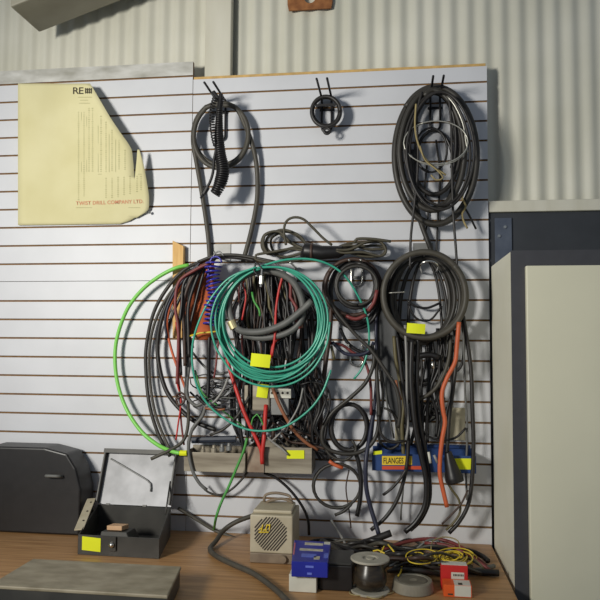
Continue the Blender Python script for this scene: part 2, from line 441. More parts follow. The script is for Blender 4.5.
prong_hook('steel double-prong hook holding the stacked cable rings right of the teal tubing', 357, 266, 286, .16, 5.5, M_CHR, M_PLATE, 1)
prong_hook('steel double-prong hook holding the drooping dark cables below the cable rings', 357, 346, 366, .14, 6.5, M_CHR, M_PLATE, 1)
t = empty('slatwall_hook', W(429, 272, 0), 'wide bright steel looped hook inside the thick dark hose coil', 'hook')
part_pts = [W(421, 273, .001), W(421, 271, .06), W(420.5, 269, .12), W(420, 266, .152), W(423, 262.5, .165), W(429, 261, .168), W(435, 262.5, .165), W(438, 266, .152), W(437.5, 269, .12), W(437, 271, .06), W(437, 273, .001)]
bm = bmesh.new(); tube(bm, catmull(part_pts, .008), .0038, 8); obj('wire_loop', bm, M_CHR, t, smooth=True)
prong_hook('steel double-prong hook above the teal tubing, left of the dusty cord heap', 290, 268, 292, .16, 6.5, M_CHR, M_PLATE, 1)
def bracket(label, x0, y0, x1, y1):
    t = empty('hook_bracket', W((x0 + x1) / 2, y1, 0), label, 'bracket'); a, b = W(x0, y1, 0), W(x1, y0, 0)
    bm = bmesh.new(); box(bm, a.x, b.x, -.004, -.0006, a.z, b.z); bevel(bm, .0006, 1); obj('plate', bm, M_PLATE, t)
    bm = bmesh.new(); xm = (a.x + b.x) / 2; tube(bm, [Vector((xm, -.0042, a.z + .012)), Vector((xm, -.10, a.z + .012)), Vector((xm, -.112, a.z + .026))], .004, 8); obj('peg', bm, M_PLATE, t, smooth=True)
    return t
bracket('grey steel hook bracket on the slatted wall above the blue spiral cord', 212, 244, 231, 262)
bracket('grey steel hook bracket on the slatted wall above the thick dark hose coil', 413, 243, 433, 262)
t = empty('steel_peg', W(261, 277, .0), 'long bright steel peg with a hexagonal end inside the teal tubing coil', 'peg')
bm = bmesh.new(); tube(bm, [W(262.5, 268, .0), W(262.5, 268, .05), W(262, 270, .205)], .003, 8); obj('rod', bm, M_CHR, t, smooth=True)
bm = bmesh.new(); tube(bm, [W(262, 269, .206), W(261.5, 276, .206)], .0035, 8); tube(bm, [W(261.5, 276, .206), W(261, 284, .206)], .008, 6); tube(bm, [W(261, 284, .206), W(260.8, 287, .206)], .0045, 8); obj('fitting', bm, M_CHR, t)

# ================================================================== TOP LEFT: hose coil and spring hose
c = [(210, 262, .02), (208, 235, .018), (203, 200, .02), (197, 165, .025), (193, 140, .03), (196, 120, .035), (206, 107, .04)]
c += loops(221, 103, 27.5, 32.5, 2.0, .04, .065, 3, .05, .05, sgn=-1, a0=115)
c += [(234, 107, .06), (245, 125, .05), (253, 147, .04), (257, 170, .03), (257, 200, .025), (251, 232, .025), (243, 262, .03)]
cable('rubber_hose', 'grey-brown rubber hose looped on the left black hook with two tails hanging down', 'hose', c, 2.4, M_RUB2)
def helix(path, d, R0, turns, taper=None):
    P = catmull(pts3(path, d), .004); out = []; n = int(turns * 12)
    L = [0]
    for a, b in zip(P, P[1:]): L.append(L[-1] + (b - a).length)
    up = None
    for i in range(n + 1):
        s = L[-1] * i / n; k = 0
        k = min(max(0, next((j for j in range(len(L)) if L[j] >= s), len(L) - 1) - 1), len(P) - 2)
        f = (s - L[k]) / max(1e-9, L[k + 1] - L[k]); p = P[k].lerp(P[k + 1], f); t = (P[k + 1] - P[k]).normalized()
        u = t.cross(Vector((0, 1, 0))).normalized(); w = t.cross(u)
        rr = R0(i / n) if callable(R0) else R0
        a = 2 * math.pi * i / 12
        out.append(p + (u * math.cos(a) + w * math.sin(a)) * rr)
    return out
t = empty('spring_hose', W(218, 100, .13), 'black coiled spring air hose hanging from the left black hook', 'hose')
bm = bmesh.new(); tube(bm, helix([(221, 99), (219.5, 112), (219, 135), (220.5, 155), (223, 170), (220, 184), (215, 194)], .14, lambda s: .0085 + .0135 * min(1, max(0, s * 1.5 - .15)) * (1 if s < .85 else 1 - (s - .85) * 2.5), 44), .0043, 6); tube(bm, catmull(pts3([(221, 99), (219.5, 112), (219, 135), (220.5, 155), (223, 170), (220, 184), (215, 194)], .14), .01), .006, 8); obj('thick_spring', bm, M_BLK, t, smooth=True)
bm = bmesh.new(); tube(bm, helix([(215, 98), (212.5, 108), (212, 122), (213.5, 136), (216, 146)], .155, .0085, 18), .0030, 6); obj('thin_spring', bm, M_BLK, t, smooth=True)
bm = bmesh.new(); tube(bm, catmull(pts3([(217, 146), (214, 160), (213, 172), (210, 182), (205, 191)], .15), .01), .0055, 8); obj('tail', bm, M_BLK, t, smooth=True)
bm = bmesh.new(); tube(bm, pts3([(207.5, 187), (203.5, 194)], .15), .0105, 10); tube(bm, pts3([(203.5, 194), (200.5, 198.5)], .15), .0045, 8); obj('plug_end', bm, M_BLK, t)
bm = bmesh.new(); tube(bm, pts3([(213, 92), (219, 100)], .14), .009, 10); tube(bm, pts3([(221, 94), (219, 110)], .145), .008, 10); obj('collar', bm, M_BLK, t)
# small ring, centre top
t = empty('cable_ring', W(326, 112, .06), 'small black cable ring hanging from the centre top hook', 'cable')
bm = bmesh.new()
for k, (rr, dd) in enumerate(((14.6, .03), (14.0, .044), (13.4, .058), (14.2, .07))):
    tube(bm, [W(326 + rr * math.cos(2 * math.pi * i / 40), 111.5 + rr * 1.05 * math.sin(2 * math.pi * i / 40), dd) for i in range(41)], .0068, 8)
obj('turns', bm, M_BLKS, t, smooth=True)
bm = bmesh.new(); tube(bm, [W(327 + 3 * math.cos(2 * math.pi * i / 16), 131 + 3 * math.sin(2 * math.pi * i / 16), .075) for i in range(17)], .005, 6); obj('end_eye', bm, M_BLKS, t, smooth=True)
bm = bmesh.new(); box(bm, W(316, 106, .078).x, W(336, 106, .078).x, -.086, -.079, W(316, 107, .078).z, W(316, 104.8, .078).z); obj('cross_tie', bm, M_BLK, t)

# ================================================================== TOP RIGHT: tall coils
c = loops(436, 87, 40.5, 69, 2.15, .05, .085, 11, .035, .02, jo=1.0)
cable('rubber_hose', 'thick dark rubber hose, widest and lowest-hanging loop on the right black hook', 'hose', c, 3.1, M_RUB)
c = loops(432, 90, 32, 60, 2.0, .10, .13, 12, .05, .03, pinch=.1)
c += [(424, 96, .135)]
cable('rubber_hose', 'dark rubber hose of middle length coiled on the right black hook', 'hose', c, 2.7, M_RUB)
c = loops(434, 93, 26, 52, 1.8, .02, .045, 13, .10, .04, pinch=.1) + [(452, 112, .045), (456, 150, .03), (452, 168, .03)]
cable('rubber_hose', 'shortest dark rubber hose coiled behind the others on the right black hook', 'hose', c, 2.3, M_BLKS)
cable('rubber_hose', 'dark hose dropping from the tall coils to behind the thick coil below', 'hose', [(413, 150, .03), (413, 175, .03), (416, 205, .035), (422, 226, .03), (431, 250, .03), (433, 262, .03)], 2.5, M_RUB)
for lab, pts, r_, m_, d_ in (
    ('thin black cord falling from the right hook, leftmost of the long straight cords', [(422, 92), (417, 115), (418, 160), (415, 200), (411, 235), (410, 268)], 1.2, M_BLKS, .142),
    ('thin black cord falling from the right hook, rightmost of the long straight cords', [(448, 93), (451, 120), (452, 170), (453, 210), (456, 250), (457, 268)], 1.2, M_BLKS, .142),
    ('short thick black cord end hanging inside the left of the tall coils', [(424, 95), (411, 118), (409, 140), (412, 172)], 1.9, M_BLK, .095),
    ('thick black cord end hanging inside the right of the tall coils', [(446, 95), (454, 118), (456, 145), (453, 174)], 2.1, M_BLK, .095),
    ('thin dark cord running down behind the lowest loop of the tall coils', [(436, 140), (440, 175), (438, 215), (436, 262)], 1.0, M_BLKS, .012),
    ('thin dark cord slanting below the middle loops of the tall coils', [(427, 165), (425, 190), (428, 215), (424, 240)], .9, M_BLKS, .012)):
    cable('power_cable', lab, 'cable', pts, r_, m_, d_, 'cords hanging from the right black hook')
c = loops(440, 92, 33, 57, 2.6, .14, .165, 15, .10, .06, pinch=.12, jo=1.5)
cable('power_cable', 'thin black cable loops in front of the tall hose coils', 'cable', c, 1.3, M_BLKS)
c = loops(434, 130, 20, 40, 1.5, .012, .02, 16, .10, .06)
cable('power_cable', 'black cable bunch low inside the tall hose coils', 'cable', c, 1.6, M_BLK)
c = loops(436, 121, 31, 21, 2.2, .148, .160, 21, .12, .10, a0=60)
cable('wire_coil', 'thin pale silver wire ring across the middle of the tall dark coils', 'wire', c, .55, M_WIRE, sides=6)
cable('wire_coil', 'pale wire hanging at the upper right inside the tall coils', 'wire', [(447, 96), (455, 106), (463, 124), (466, 142), (468, 152)], .8, M_WIRE, .147)
cable('twine', 'beige frayed twine strand slanting down through the tall coils', 'twine', [(416, 104), (415, 125), (417, 140), (423, 155), (432, 166), (446, 175)], .9, M_TAN, .165)
cable('twine', 'beige twine strand with a curled end across the tall coils', 'twine', [(420, 146), (425, 160), (437, 170), (443, 178), (436, 180), (431, 175)], .7, M_TAN, .172)
cable('cord', 'tan cord tail tied at the lower right of the tall coils', 'cord', [(465, 190), (462, 198), (466, 206), (462, 214), (464, 222), (467.5, 228.5)], 1.0, M_TAN, .10)
cable('cord', 'dark cord tail sticking out beside the tan cord tail', 'cord', [(463, 205), (469, 215), (476, 229)], 1.0, M_RUB, .035)
c = loops(431, 128, 15, 22, 1.2, .10, .11, 23, .08, .05, a0=200)
cable('power_cable', 'small black cable loop inside the tall dark coils below the hook', 'cable', c, 1.1, M_BLK)

# ================================================================== dusty cord heap with adaptor
t = empty('extension_cord', W(300, 255, .06), 'dusty olive-brown extension cord bundled around a dark plug across the middle of the wall', 'cable')
def part_tube(name, P, rp, m, parent, sides=8):
    bm = bmesh.new(); tube(bm, catmull(P, .008), rp * PX, sides); return obj(name, bm, m, parent, smooth=True)
rnd = random.Random(5)
for k in range(5):
    ox, oy = rnd.uniform(-3, 3), rnd.uniform(-2, 2)
    P = [(306, 250 + oy * .3), (290, 241 + oy), (276 + ox, 231 + oy), (264 + ox * .6, 234 + oy), (261 + ox, 246), (267 + ox, 254), (280 + ox, 250 + oy), (298, 247), (308, 251)]
    if k % 2: P = [(308, 246), (298, 235 + oy), (284 + ox, 230 + oy), (270 + ox, 238), (271 + ox, 250), (284, 257 + oy * .4), (300, 254), (310, 253)]
    part_tube('cord_loop', pts3([(x, y, .03 + .016 * k) for x, y in P]), 1.3, M_DUST, t)
part_tube('cord_loop', pts3([(308, 252), (292, 249), (272, 252), (256, 255), (255, 259), (268, 262), (290, 262), (306, 258)], .118), 1.3, M_DUST, t)
part_tube('cord_arc', pts3([(286, 245), (284, 232), (286, 222), (293, 217.5), (303, 219), (313, 228), (323, 238), (332, 245)], .128), 1.25, M_DUST, t)
for k in range(7):
    oy = rnd.uniform(-4, 4); oy2 = rnd.uniform(-5, 5)
    part_tube('cord_bundle', pts3([(336, 249 + oy * .3), (350, 247 + oy), (368, 245 + oy2), (380, 245 + oy2), (386, 250 + oy * .4), (380, 256), (362, 254 + oy2 * .5), (344, 252 + oy * .4), (336, 251)], .035 + .014 * k), 1.2, M_DUST, t)
part_tube('cord_tail', pts3([(355, 243), (357, 239), (372, 239), (391, 241.5)], .13), 1.4, M_DUST, t)
bm = bmesh.new()
tube(bm, pts3([(303, 250), (306, 251), (322, 253), (338, 252), (343, 250.5)], .10), lambda s: .037 * (1 - .5 * s) * (1 if s > .06 else .75), 14)
obj('plug', bm, M_BLK, t, smooth=True)
for q in ((312, 252), (324, 253)):
    bm = bmesh.new(); tube(bm, [W(q[0] - 1.2, q[1], .10), W(q[0] + 1.2, q[1], .10)], .0335 if q[0] < 320 else .0262, 14); obj('plug_band', bm, M_BRN, t, smooth=True)

# ================================================================== LEFT CLUSTER
t0 = cable('air_hose', 'lime green air hose bowing out in a wide arc on the left of the wall', 'hose', [(189, 265, .05), (176, 268, .06), (160, 276, .06), (143, 289, .055), (128, 308, .05), (118, 334, .045), (115, 358, .045), (118, 385, .05), (127, 410, .06), (141, 431, .08), (158, 445, .10), (174, 452, .125), (181, 453, .13)], 2.0, M_GRN)
ctr = t0.location
bm = bmesh.new(); tube(bm, pts3([(180, 453), (184, 453.2), (187, 453)], .131), .0105, 8); obj('end_fitting', bm, M_TAG, t0)['label'] = 'yellow end fitting'
lft = [
 ('outermost of the black hoses looping on the left of the wall', [(200, 262, .04), (184, 270, .05), (168, 287, .05), (154, 312, .045), (146.5, 345, .04), (146, 372, .04), (149, 402, .05), (156, 428, .055), (165, 448, .06), (170, 456, .07)], 1.9, M_RUB),
 ('grey-edged hose running close inside the outermost black hose on the left', [(204, 264, .055), (186, 276, .065), (168, 296, .06), (155, 322, .055), (149.5, 350, .05), (150, 380, .05), (154, 408, .06), (161, 430, .065), (171, 452, .08)], 1.5, M_RUB2),
 ('thick black hose curving down to the wall joint left of the long dark tray', [(206, 266, .05), (190, 272, .06), (174, 290, .06), (162, 318, .055), (157.5, 345, .05), (160, 370, .05), (167, 392, .055), (180, 409, .06), (196, 422, .065), (216, 430, .07)], 2.3, M_BLKS),
 ('black cable arching from the orange bundle down past the pine stick', [(208, 264), (192, 276), (179, 300), (170, 322), (166, 340)], 1.6, M_BLK),
]
for lab, p, r_, m_ in lft:
    cable('rubber_hose', lab, 'hose', p, r_, m_, .075)
cable('jumper_cable', 'twin navy and red jumper cable, the red side showing, left of the grey hanging cables', 'cable', [(204, 262), (186, 278), (172, 302), (167, 322), (169, 340), (174, 358), (180, 374), (186, 390)], 1.3, M_ORG, .092)
cable('jumper_cable', 'navy lead beside the orange-red lead left of the grey hanging cables', 'cable', [(202, 261), (183, 280), (169, 304), (165, 322), (167, 338)], 1.1, M_NAVY, .10)
cable('power_cable', 'thick grey cable hanging straight beside the orange bundle', 'cable', [(199, 266), (190, 285), (183, 305), (184, 322), (186, 345), (187, 370), (186, 395)], 2.3, M_GREY, .115)
cable('power_cable', 'grey cable curving down in front of the long dark tray', 'cable', [(196, 268), (189, 300), (187, 330), (190, 355), (187, 384), (188, 398), (197, 406), (205, 402), (203, 415), (193, 428), (189, 442), (189, 455), (193, 472), (200, 484), (207, 490)], 1.7, M_GREY, .128)
cable('power_cable', 'black cable crossing from the left coils to the tangle above the left tray', 'cable', [(210, 320), (209, 350), (208.5, 380), (207, 400), (200, 418), (192, 430)], 1.9, M_BLK, .085)
cable('power_cable', 'brown cable slanting in front of the lid corner of the open toolbox', 'cable', [(186, 385, .10), (188, 400, .10), (188, 425, .10), (183, 441, .11), (170, 450, .125), (151, 459, .14)], 1.7, M_RUB2)
cable('jumper_cable', 'maroon lead hanging straight down from the orange bundle to the left tray', 'cable', [(181, 300), (180, 330), (178, 365), (180, 395), (181, 420), (184, 445)], 1.0, M_MAR, .105)
cable('jumper_cable', 'second maroon lead knotted beside the grey hanging cables', 'cable', [(176, 322), (179, 345), (177, 380), (181, 400), (178, 425), (176, 440)], .9, M_RED, .112)
# knot at 180,400
cable('cord_knot', 'brown cord knot tied round the hanging leads left of the tangle', 'cord', [(176, 396), (180, 392), (185, 395), (184, 402), (178, 405), (176, 399), (181, 396), (186, 400)], 1.2, M_BRN, .12)
rnd0 = random.Random(9)
# orange bundle
t = empty('orange_bundle', W(200, 310, .06), 'bunched orange cloth behind the blue spiral cord', 'cloth')
bm = bmesh.new()
for (pth, ra, rb) in (([(205, 264), (200, 280), (196, 300), (192, 320), (190, 336)], .020, .030), ([(208, 262), (207, 285), (204, 308), (203, 325), (203, 340)], .022, .040), ([(204, 268), (197, 290), (190, 310), (188, 325)], .018, .02)):
    tube(bm, catmull(pts3(pth, .082), .006), lambda s, a=ra, b=rb: (a + (b - a) * s) * (1 + .10 * math.sin(s * 22)) * (1 if s < .93 else 1 - (s - .93) * 7), 14)
for v in bm.verts:
    v.co.y = -.082 + (v.co.y + .082) * .6 + .006 * noise.noise(v.co * 45)
    v.co.x += .006 * noise.noise(v.co * 40)
obj('folded_cloth', bm, M_ORGC, t, smooth=True)
bm = bmesh.new(); P = pts3([(190, 336), (200, 333), (212, 332), (219, 331)], .138); tube(bm, P, .0035, 6); obj('yellow_cord', bm, M_YEL, t, smooth=True)
for k in range(5):
    cable('power_cable', ('black', 'black', 'brown', 'black', 'maroon')[k] + ' cable fanning down over the front of the orange bundle', 'cable', [(216 - k, 258 + k), (207 - 3 * k, 264 + 1.5 * k), (201 - 5.5 * k, 282), (195 - 5 * k + rnd0.uniform(-2, 2), 306), (190 - k * 3 + rnd0.uniform(-2, 2), 332), (193 - 4 * k, 348 + 9 * k)], 1.5 + .1 * (k % 3), (M_BLK, M_BLKS, M_BRN, M_BLK, M_MAR)[k], .128 + .011 * k, 'black and brown cables over the orange bundle')
# blue spiral
t = empty('spiral_cord', W(212, 262, .16), 'blue spiral cord hanging left of the teal tubing coil', 'cable')
bm = bmesh.new(); tube(bm, helix([(214, 262), (213, 275), (215, 292), (212, 310), (211, 326)], .168, lambda s: .027 + .004 * math.sin(s * 20), 15), .0034, 6); obj('spiral', bm, M_BLUE, t, smooth=True)
bm = bmesh.new(); tube(bm, catmull(pts3([(222, 262), (218, 257), (212, 258), (209, 266), (208, 278)], .165), .005), .0034, 6); obj('upper_loop', bm, M_BLUE, t, smooth=True)
bm = bmesh.new(); tube(bm, catmull(pts3([(224, 256), (219, 251.5), (214, 255), (213, 262)], .12), .005), .003, 6); obj('hook_wire', bm, M_PLATE, t, smooth=True)
# big black cables along the top of the left cluster
cable('power_cable', 'black cable arching over the blue spiral cord into the left cluster', 'cable', [(186, 290), (195, 268), (208, 259), (225, 257), (242, 258), (256, 261)], 1.9, M_BLKS, .095)
cable('power_cable', 'dark cable crossing above the teal tubing towards the dusty cord', 'cable', [(198, 262), (215, 256), (235, 255), (255, 258), (275, 262)], 1.6, M_RUB, .112)

# ================================================================== TEAL TUBING COIL
c = [(354, 379, .12), (362, 368, .12), (368, 350, .12), (369, 331, .12), (366, 314, .125), (358, 296, .13), (345, 276, .14), (328, 264, .15), (308, 259, .16), (284, 260, .165), (262, 266, .165)]
c += loops(271, 267, 53, 55, 9.0, .165, .198, 31, .10, .10, jo=2.5)[1:]
c += [(252, 269, .20), (228, 279, .195), (208, 303, .19), (196, 330, .185), (192, 352, .18), (194, 375, .18), (202, 396, .18), (217, 413, .18), (240, 427, .185), (262, 431, .19), (286, 426, .19), (308, 411, .185), (322, 393, .18), (331, 370, .175)]
teal = cable('plastic_tubing', 'coil of teal plastic tubing with a yellow tag, largest coil on the wall', 'tubing', c, 1.05, M_TEAL)
c = [(256, 267, .206), (236, 276, .205), (218, 296, .205), (211, 320, .205), (214, 342, .205), (222, 358, .205), (237, 376, .205), (262, 386, .206), (290, 384, .206), (312, 370, .206), (326, 346, .206), (330, 322, .206)]
cable('plastic_tubing', 'loose teal tube running round the outside of the teal tubing coil', 'tubing', c, 1.0, M_TEAL)
bm = bmesh.new(); tube(bm, catmull(pts3([(255, 262), (260, 266), (262, 272), (258, 275), (254, 270), (256, 263)], .205), .004), .0035, 6); obj('cable_tie', bm, M_BLK, teal, smooth=True)
price_tag(260.5, 360.5, 19.5, 13, .212, teal, 6)
# grey hose
gh = cable('rubber_hose', 'thick light grey hose with a brass end coiled inside the teal tubing', 'hose', [(312, 301, .15), (300, 312, .152), (284, 324, .155), (265, 331, .158), (248, 332, .16), (238, 329, .165), (231, 318, .165), (229, 304, .165), (233, 289, .165), (243, 277, .162), (260, 271, .158), (278, 273, .15), (293, 282, .142), (301, 297, .136), (303, 312, .13), (298, 325, .13), (284, 334, .13), (262, 338, .13), (244, 335, .13)], 3.3, M_GREY)
bm = bmesh.new(); tube(bm, pts3([(231, 321), (234.5, 328.5)], .166), .0165, 14); obj('brass_ferrule', bm, M_BRASS, gh, smooth=False)['label'] = 'pale brass ferrule'

# ================================================================== TEST LEADS AND MESS BEHIND THE TEAL COIL
rnd = random.Random(77)
def strand(x0, y0, x1, y1, d, r_, m_, lab, name='test_lead', cat='cable', grp=None, wob=3):
    n = 5; P = []
    for i in range(n + 1):
        f = i / n
        P.append((x0 + (x1 - x0) * f + rnd.uniform(-wob, wob) * (0 if i == 0 else 1), y0 + (y1 - y0) * f, d))
    return cable(name, lab, cat, P, r_, m_, group=grp, step=.02, sides=6)
i = 0
for x in range(240, 304, 3):
    m_, lab = rnd.choice([(M_BLK, 'black'), (M_BLK, 'black'), (M_BLKS, 'black'), (M_BRN, 'brown'), (M_OLV, 'olive'), (M_MAR, 'maroon'), (M_BLK, 'black')])
    strand(262 + (x - 270) * .8, 268 + abs(x - 270) * .25, x + rnd.uniform(-4, 4), rnd.uniform(325, 400), .045 + .0042 * i, rnd.uniform(1.0, 1.7), m_,
           f'{lab} lead in the bunch hanging behind the teal tubing coil', grp=f'{lab} leads behind the teal tubing coil'); i += 1
cable('test_lead', 'bright green lead clip inside the teal tubing coil', 'cable', [(252, 292), (254, 301), (259, 309), (260, 316)], 1.1, M_GRN2, .15)
cable('test_lead', 'red lead hanging at the left inside the teal tubing coil', 'cable', [(247, 275), (243, 284), (246, 296), (242, 320)], .9, M_RED, .142)
cable('test_lead', 'red lead running down the middle right inside the teal tubing coil', 'cable', [(283, 275), (279, 290), (276, 310), (275, 335), (272, 356)], 1.2, M_RED, .142)
cable('test_lead', 'red lead forking right below the light grey hose', 'cable', [(271, 358), (273, 345), (279, 338), (286, 335), (296, 326), (304, 318)], 1.2, M_RED, .120)
cable('power_cable', 'black cable rising right from the red fork behind the teal tubing', 'cable', [(274, 345), (288, 335), (301, 325), (312, 310)], 1.4, M_BLK, .110)
cable('jumper_cable', 'thick red cable slanting down to the gap between the two metal trays', 'cable', [(225, 345, .09), (230, 370, .10), (238, 395, .115), (244, 412, .125), (253, 432, .13), (261, 450, .135), (262, 462, .13)], 1.9, M_RED)
cable('jumper_cable', 'thick red cable dropping from the grey switch box to the trays', 'cable', [(266, 405, .10), (265, 420, .12), (264, 438, .14), (262, 455, .14), (262.5, 464, .14)], 2.1, M_RED)
cable('power_cable', 'copper-brown cable slanting down from the white terminal strip', 'cable', [(272, 386, .115), (278, 402, .12), (286, 418, .12), (296, 433, .11), (308, 444, .10), (318, 450, .09)], 1.7, M_COP)
cable('power_cable', 'thin grey cord slanting below the teal tubing right of the switch box', 'cable', [(303, 388), (299, 405), (291, 420), (281, 432), (272, 441)], .9, M_GREYL, .155)
cable('power_cable', 'pale grey cord drooping into the right metal tray', 'cable', [(266, 436), (274, 443), (282, 449), (288, 455)], 1.1, M_GREYL, .13)
cable('air_line', 'thin green tube crossing down in front of the metal trays to the bench', 'tubing', [(247, 438, .165), (244, 450, .165), (237, 467, .165), (229, 486, .165), (221, 503, .17), (216, 518, .18), ('b', 214, 530, .012)], 1.3, M_GRN2)
cable('air_line', 'short green lead looped under the grey switch box', 'cable', [(250, 430), (253, 418), (257, 414), (262, 422), (266, 432)], .8, M_GRN2, .13)
# left mess above the tray
for lab, p, r_, m_, d_ in (
  ('black cable end poking right above the left tray', [(196, 395), (205, 404), (217, 407), (226, 407)], 1.6, M_BLK, .142),
  ('grey cord curving up from the left tray', [(206, 406), (215, 401), (223, 390), (228, 378)], 1.2, M_GREYL, .15),
  ('dark cable slanting across the wall above the left tray', [(210, 435), (222, 430), (233, 421), (243, 408), (249, 396)], 1.4, M_RUB, .10),
  ('black cable sagging across the tangle above the left tray', [(190, 392), (200, 400), (212, 398), (224, 390), (236, 384)], 1.1, M_BLK, .095),
  ('grey cable running behind the maroon leads above the left tray', [(192, 352), (204, 366), (216, 374), (228, 372)], 1.3, M_GREY, .06),
  ('black cable hanging straight between the red cable and the switch box', [(238, 355), (240, 380), (239, 410), (242, 440), (246, 462)], 1.6, M_BLK, .075),
  ('black cable hanging close left of the switch box', [(246, 370), (245, 395), (248, 420), (247, 445)], 1.5, M_BLK, .06),
  ('maroon lead hanging beside the red cable above the trays', [(222, 330), (218, 345), (216, 365), (214, 378)], 1.0, M_MAR, .115),
  ('brown cable end with an orange tip above the left tray', [(205, 408), (216, 410), (225, 409)], 1.0, M_COP, .157),
  ('dark green wire sweeping through the tangle above the left tray', [(195, 370), (202, 392), (215, 404), (232, 418), (246, 428)], .8, M_GRN2, .09)):
    cable('power_cable', lab, 'cable', p, r_, m_, d_)
for k in range(9):      # crumpled wire loops above the left tray
    cx, cy = 212 + rnd.uniform(-14, 18), 394 + rnd.uniform(-14, 14)
    cable('wire_loop', 'thin grey wire loop in the tangle above the left metal tray', 'wire', [(cx + 14 * math.cos(R(a)) * rnd.uniform(.7, 1.2), cy + 7 * math.sin(R(a)) * rnd.uniform(.6, 1.3)) for a in range(0, 330, 40)], .7, M_GREY if k % 2 else M_BLKS, .03 + .006 * k, 'wire loops above the left metal tray')
for k in range(25):
    x = 236 + k * 3.4
    P = [(252 + k * 1.8, 272 + abs(k - 9) * .8), (x + rnd.uniform(-6, 6), 310), (x + rnd.uniform(-7, 7), 350), (x + rnd.uniform(-8, 8), 390), (x + rnd.uniform(-9, 9), 420), (x + rnd.uniform(-9, 9), 435 + rnd.uniform(-20, 12))]
    cable('power_cable', 'black cable in the dense hanging mass behind the teal tubing and switch box', 'cable', P, rnd.uniform(1.2, 2.2), (M_BLK, M_BLKS, M_BRN, M_BLK, M_BLKS)[k % 5], .015 + .0018 * ((k * 7) % 25), 'dense cables behind the teal tubing')
for k in range(9):      # mess right of the switch box
    x = 302 + k * 3.4
    P = [(x - 12 + rnd.uniform(-4, 4), 372 + rnd.uniform(-6, 6)), (x - 4 + rnd.uniform(-7, 7), 392), (x + rnd.uniform(-8, 8), 410), (x - 2 + rnd.uniform(-8, 8), 428), (x + rnd.uniform(-6, 10), 446), (x + rnd.uniform(-6, 10), 460)]
    cable('power_cable', 'black cable in the hanging tangle between the switch box and the lower cable rings', 'cable', P, rnd.uniform(.9, 1.7), M_BLK if k % 3 else M_BRN if k % 2 else M_BLKS, .02 + .009 * k, 'tangled cables right of the switch box')
for k in range(6):
    y = 425 + k * 5
    cable('power_cable', 'short dark cable lying across the tangle above the right metal tray', 'cable', [(276 + rnd.uniform(-6, 6), y - 12), (290, y - 4 + rnd.uniform(-3, 3)), (306, y + rnd.uniform(-6, 3)), (322 + rnd.uniform(-4, 6), y + 4)], 1.2, M_BLK if k % 2 else M_BRN, .03 + .012 * k, 'short cables above the right metal tray')
cable('power_cable', 'long dark cable hanging straight just right of the teal tubing coil', 'cable', [(331, 300), (330, 330), (326, 360), (322, 395), (320, 430)], 2.3, M_BRN, .06)
cable('power_cable', 'thin black cable looping in the gap below the teal tubing coil', 'cable', [(300, 385), (312, 382), (325, 386), (330, 397), (328, 412), (322, 425)], 1.0, M_BLK, .15)
# switch box
t = empty('switch_box', W(262, 412, .08), 'grey switch box with an oval yellow tag hanging below the teal tubing coil', 'box')
a, b = W(252, 411, .10), W(270, 385, .10)
bm = bmesh.new(); box(bm, a.x, b.x, -.10, -.058, a.z, b.z); bevel(bm, .006, 3); obj('case', bm, M_TRAY, t)
bm = bmesh.new(); tube(bm, [W(260, 388, .10), W(259, 383, .112), W(262, 379, .115)], .003, 6); obj('tag_wire', bm, M_WIRE, t, smooth=True)
price_tag(262.5, 391, 11, 13.5, .105, t, 8, 'yellow_tag')
a, b = W(250, 414, .09), W(267, 410, .09); bm = bmesh.new(); box(bm, a.x, b.x, -.092, -.065, a.z, b.z); obj('cable_gland', bm, M_BLKS, t)
t = empty('terminal_strip', W(280, 405, .06), 'white terminal strip with black screw holes on a grey module beside the switch box', 'module')
a, b = W(270, 415, .09), W(289, 388, .09); bm = bmesh.new(); box(bm, a.x, b.x, -.09, -.05, a.z, b.z); bevel(bm, .003, 2); obj('body', bm, M_PLATE, t)
a, b = W(270, 398, .098), W(291, 389, .098); bm = bmesh.new(); box(bm, a.x, b.x, -.098, -.0905, a.z, b.z); bevel(bm, .001, 1); obj('white_strip', bm, M_CARD, t)
for hx in (272, 277.5, 282.5, 287.5):
    c = W(hx, 393, .0985); bm = bmesh.new(); bmesh.ops.create_cone(bm, cap_ends=True, segments=12, radius1=.0045, radius2=.0045, depth=.002, matrix=Matrix.Translation((c.x, -.0990, c.z)) @ Matrix.Rotation(R(90), 4, 'X')); obj('screw_hole', bm, M_SLOT, t)
a = W(240, 395, .09)
bm = bmesh.new(); box(bm, W(245, 390, .09).x, W(248.5, 390, .09).x, -.10, -.09, W(245, 408, .09).z, W(245, 385, .09).z); bevel(bm, .001, 1)
tag(obj('metal_clip', bm, M_TRAY), 'narrow pale metal clip hanging left of the grey switch box', 'clip')

# ================================================================== CABLE RINGS RIGHT OF TEAL
def ring(label, cx, ytop, rx, ry, n, d0, d1, seed, rp, m, tail=(), head=(), jx=.06, jy=.06, cat='cable', name='cable_coil', a0=90, group=None, sgn=1):
    c = list(head) + loops(cx, ytop, rx, ry, n, d0, d1, seed, jx, jy, a0=a0, sgn=sgn) + list(tail)
    return cable(name, label, cat, c, rp, m, group=group)
ring('black cable ring on the upper steel hook, tightest of the stacked rings', 356, 263, 19.5, 22, 4, .10, .132, 41, 1.7, M_BLKS)
ring('dark brown cable ring sagging widest from the upper steel hook', 353, 259, 29, 29, 3.2, .06, .092, 42, 1.9, M_BRN, jx=.08)
ring('black cable loops sagging lowest from the upper steel hook', 355, 261, 25, 33, 4.0, .02, .05, 43, 1.9, M_BLK, jy=.1)
ring('grey-black cable ring in front on the upper steel hook', 357, 266, 20, 20.5, 1.6, .142, .155, 44, 1.5, M_RUB, a0=60)
cable('power_cable', 'short red section of cable at the lower right of the stacked rings', 'cable', [(377, 290), (374, 302), (368, 311)], 1.7, M_MAR, .155)
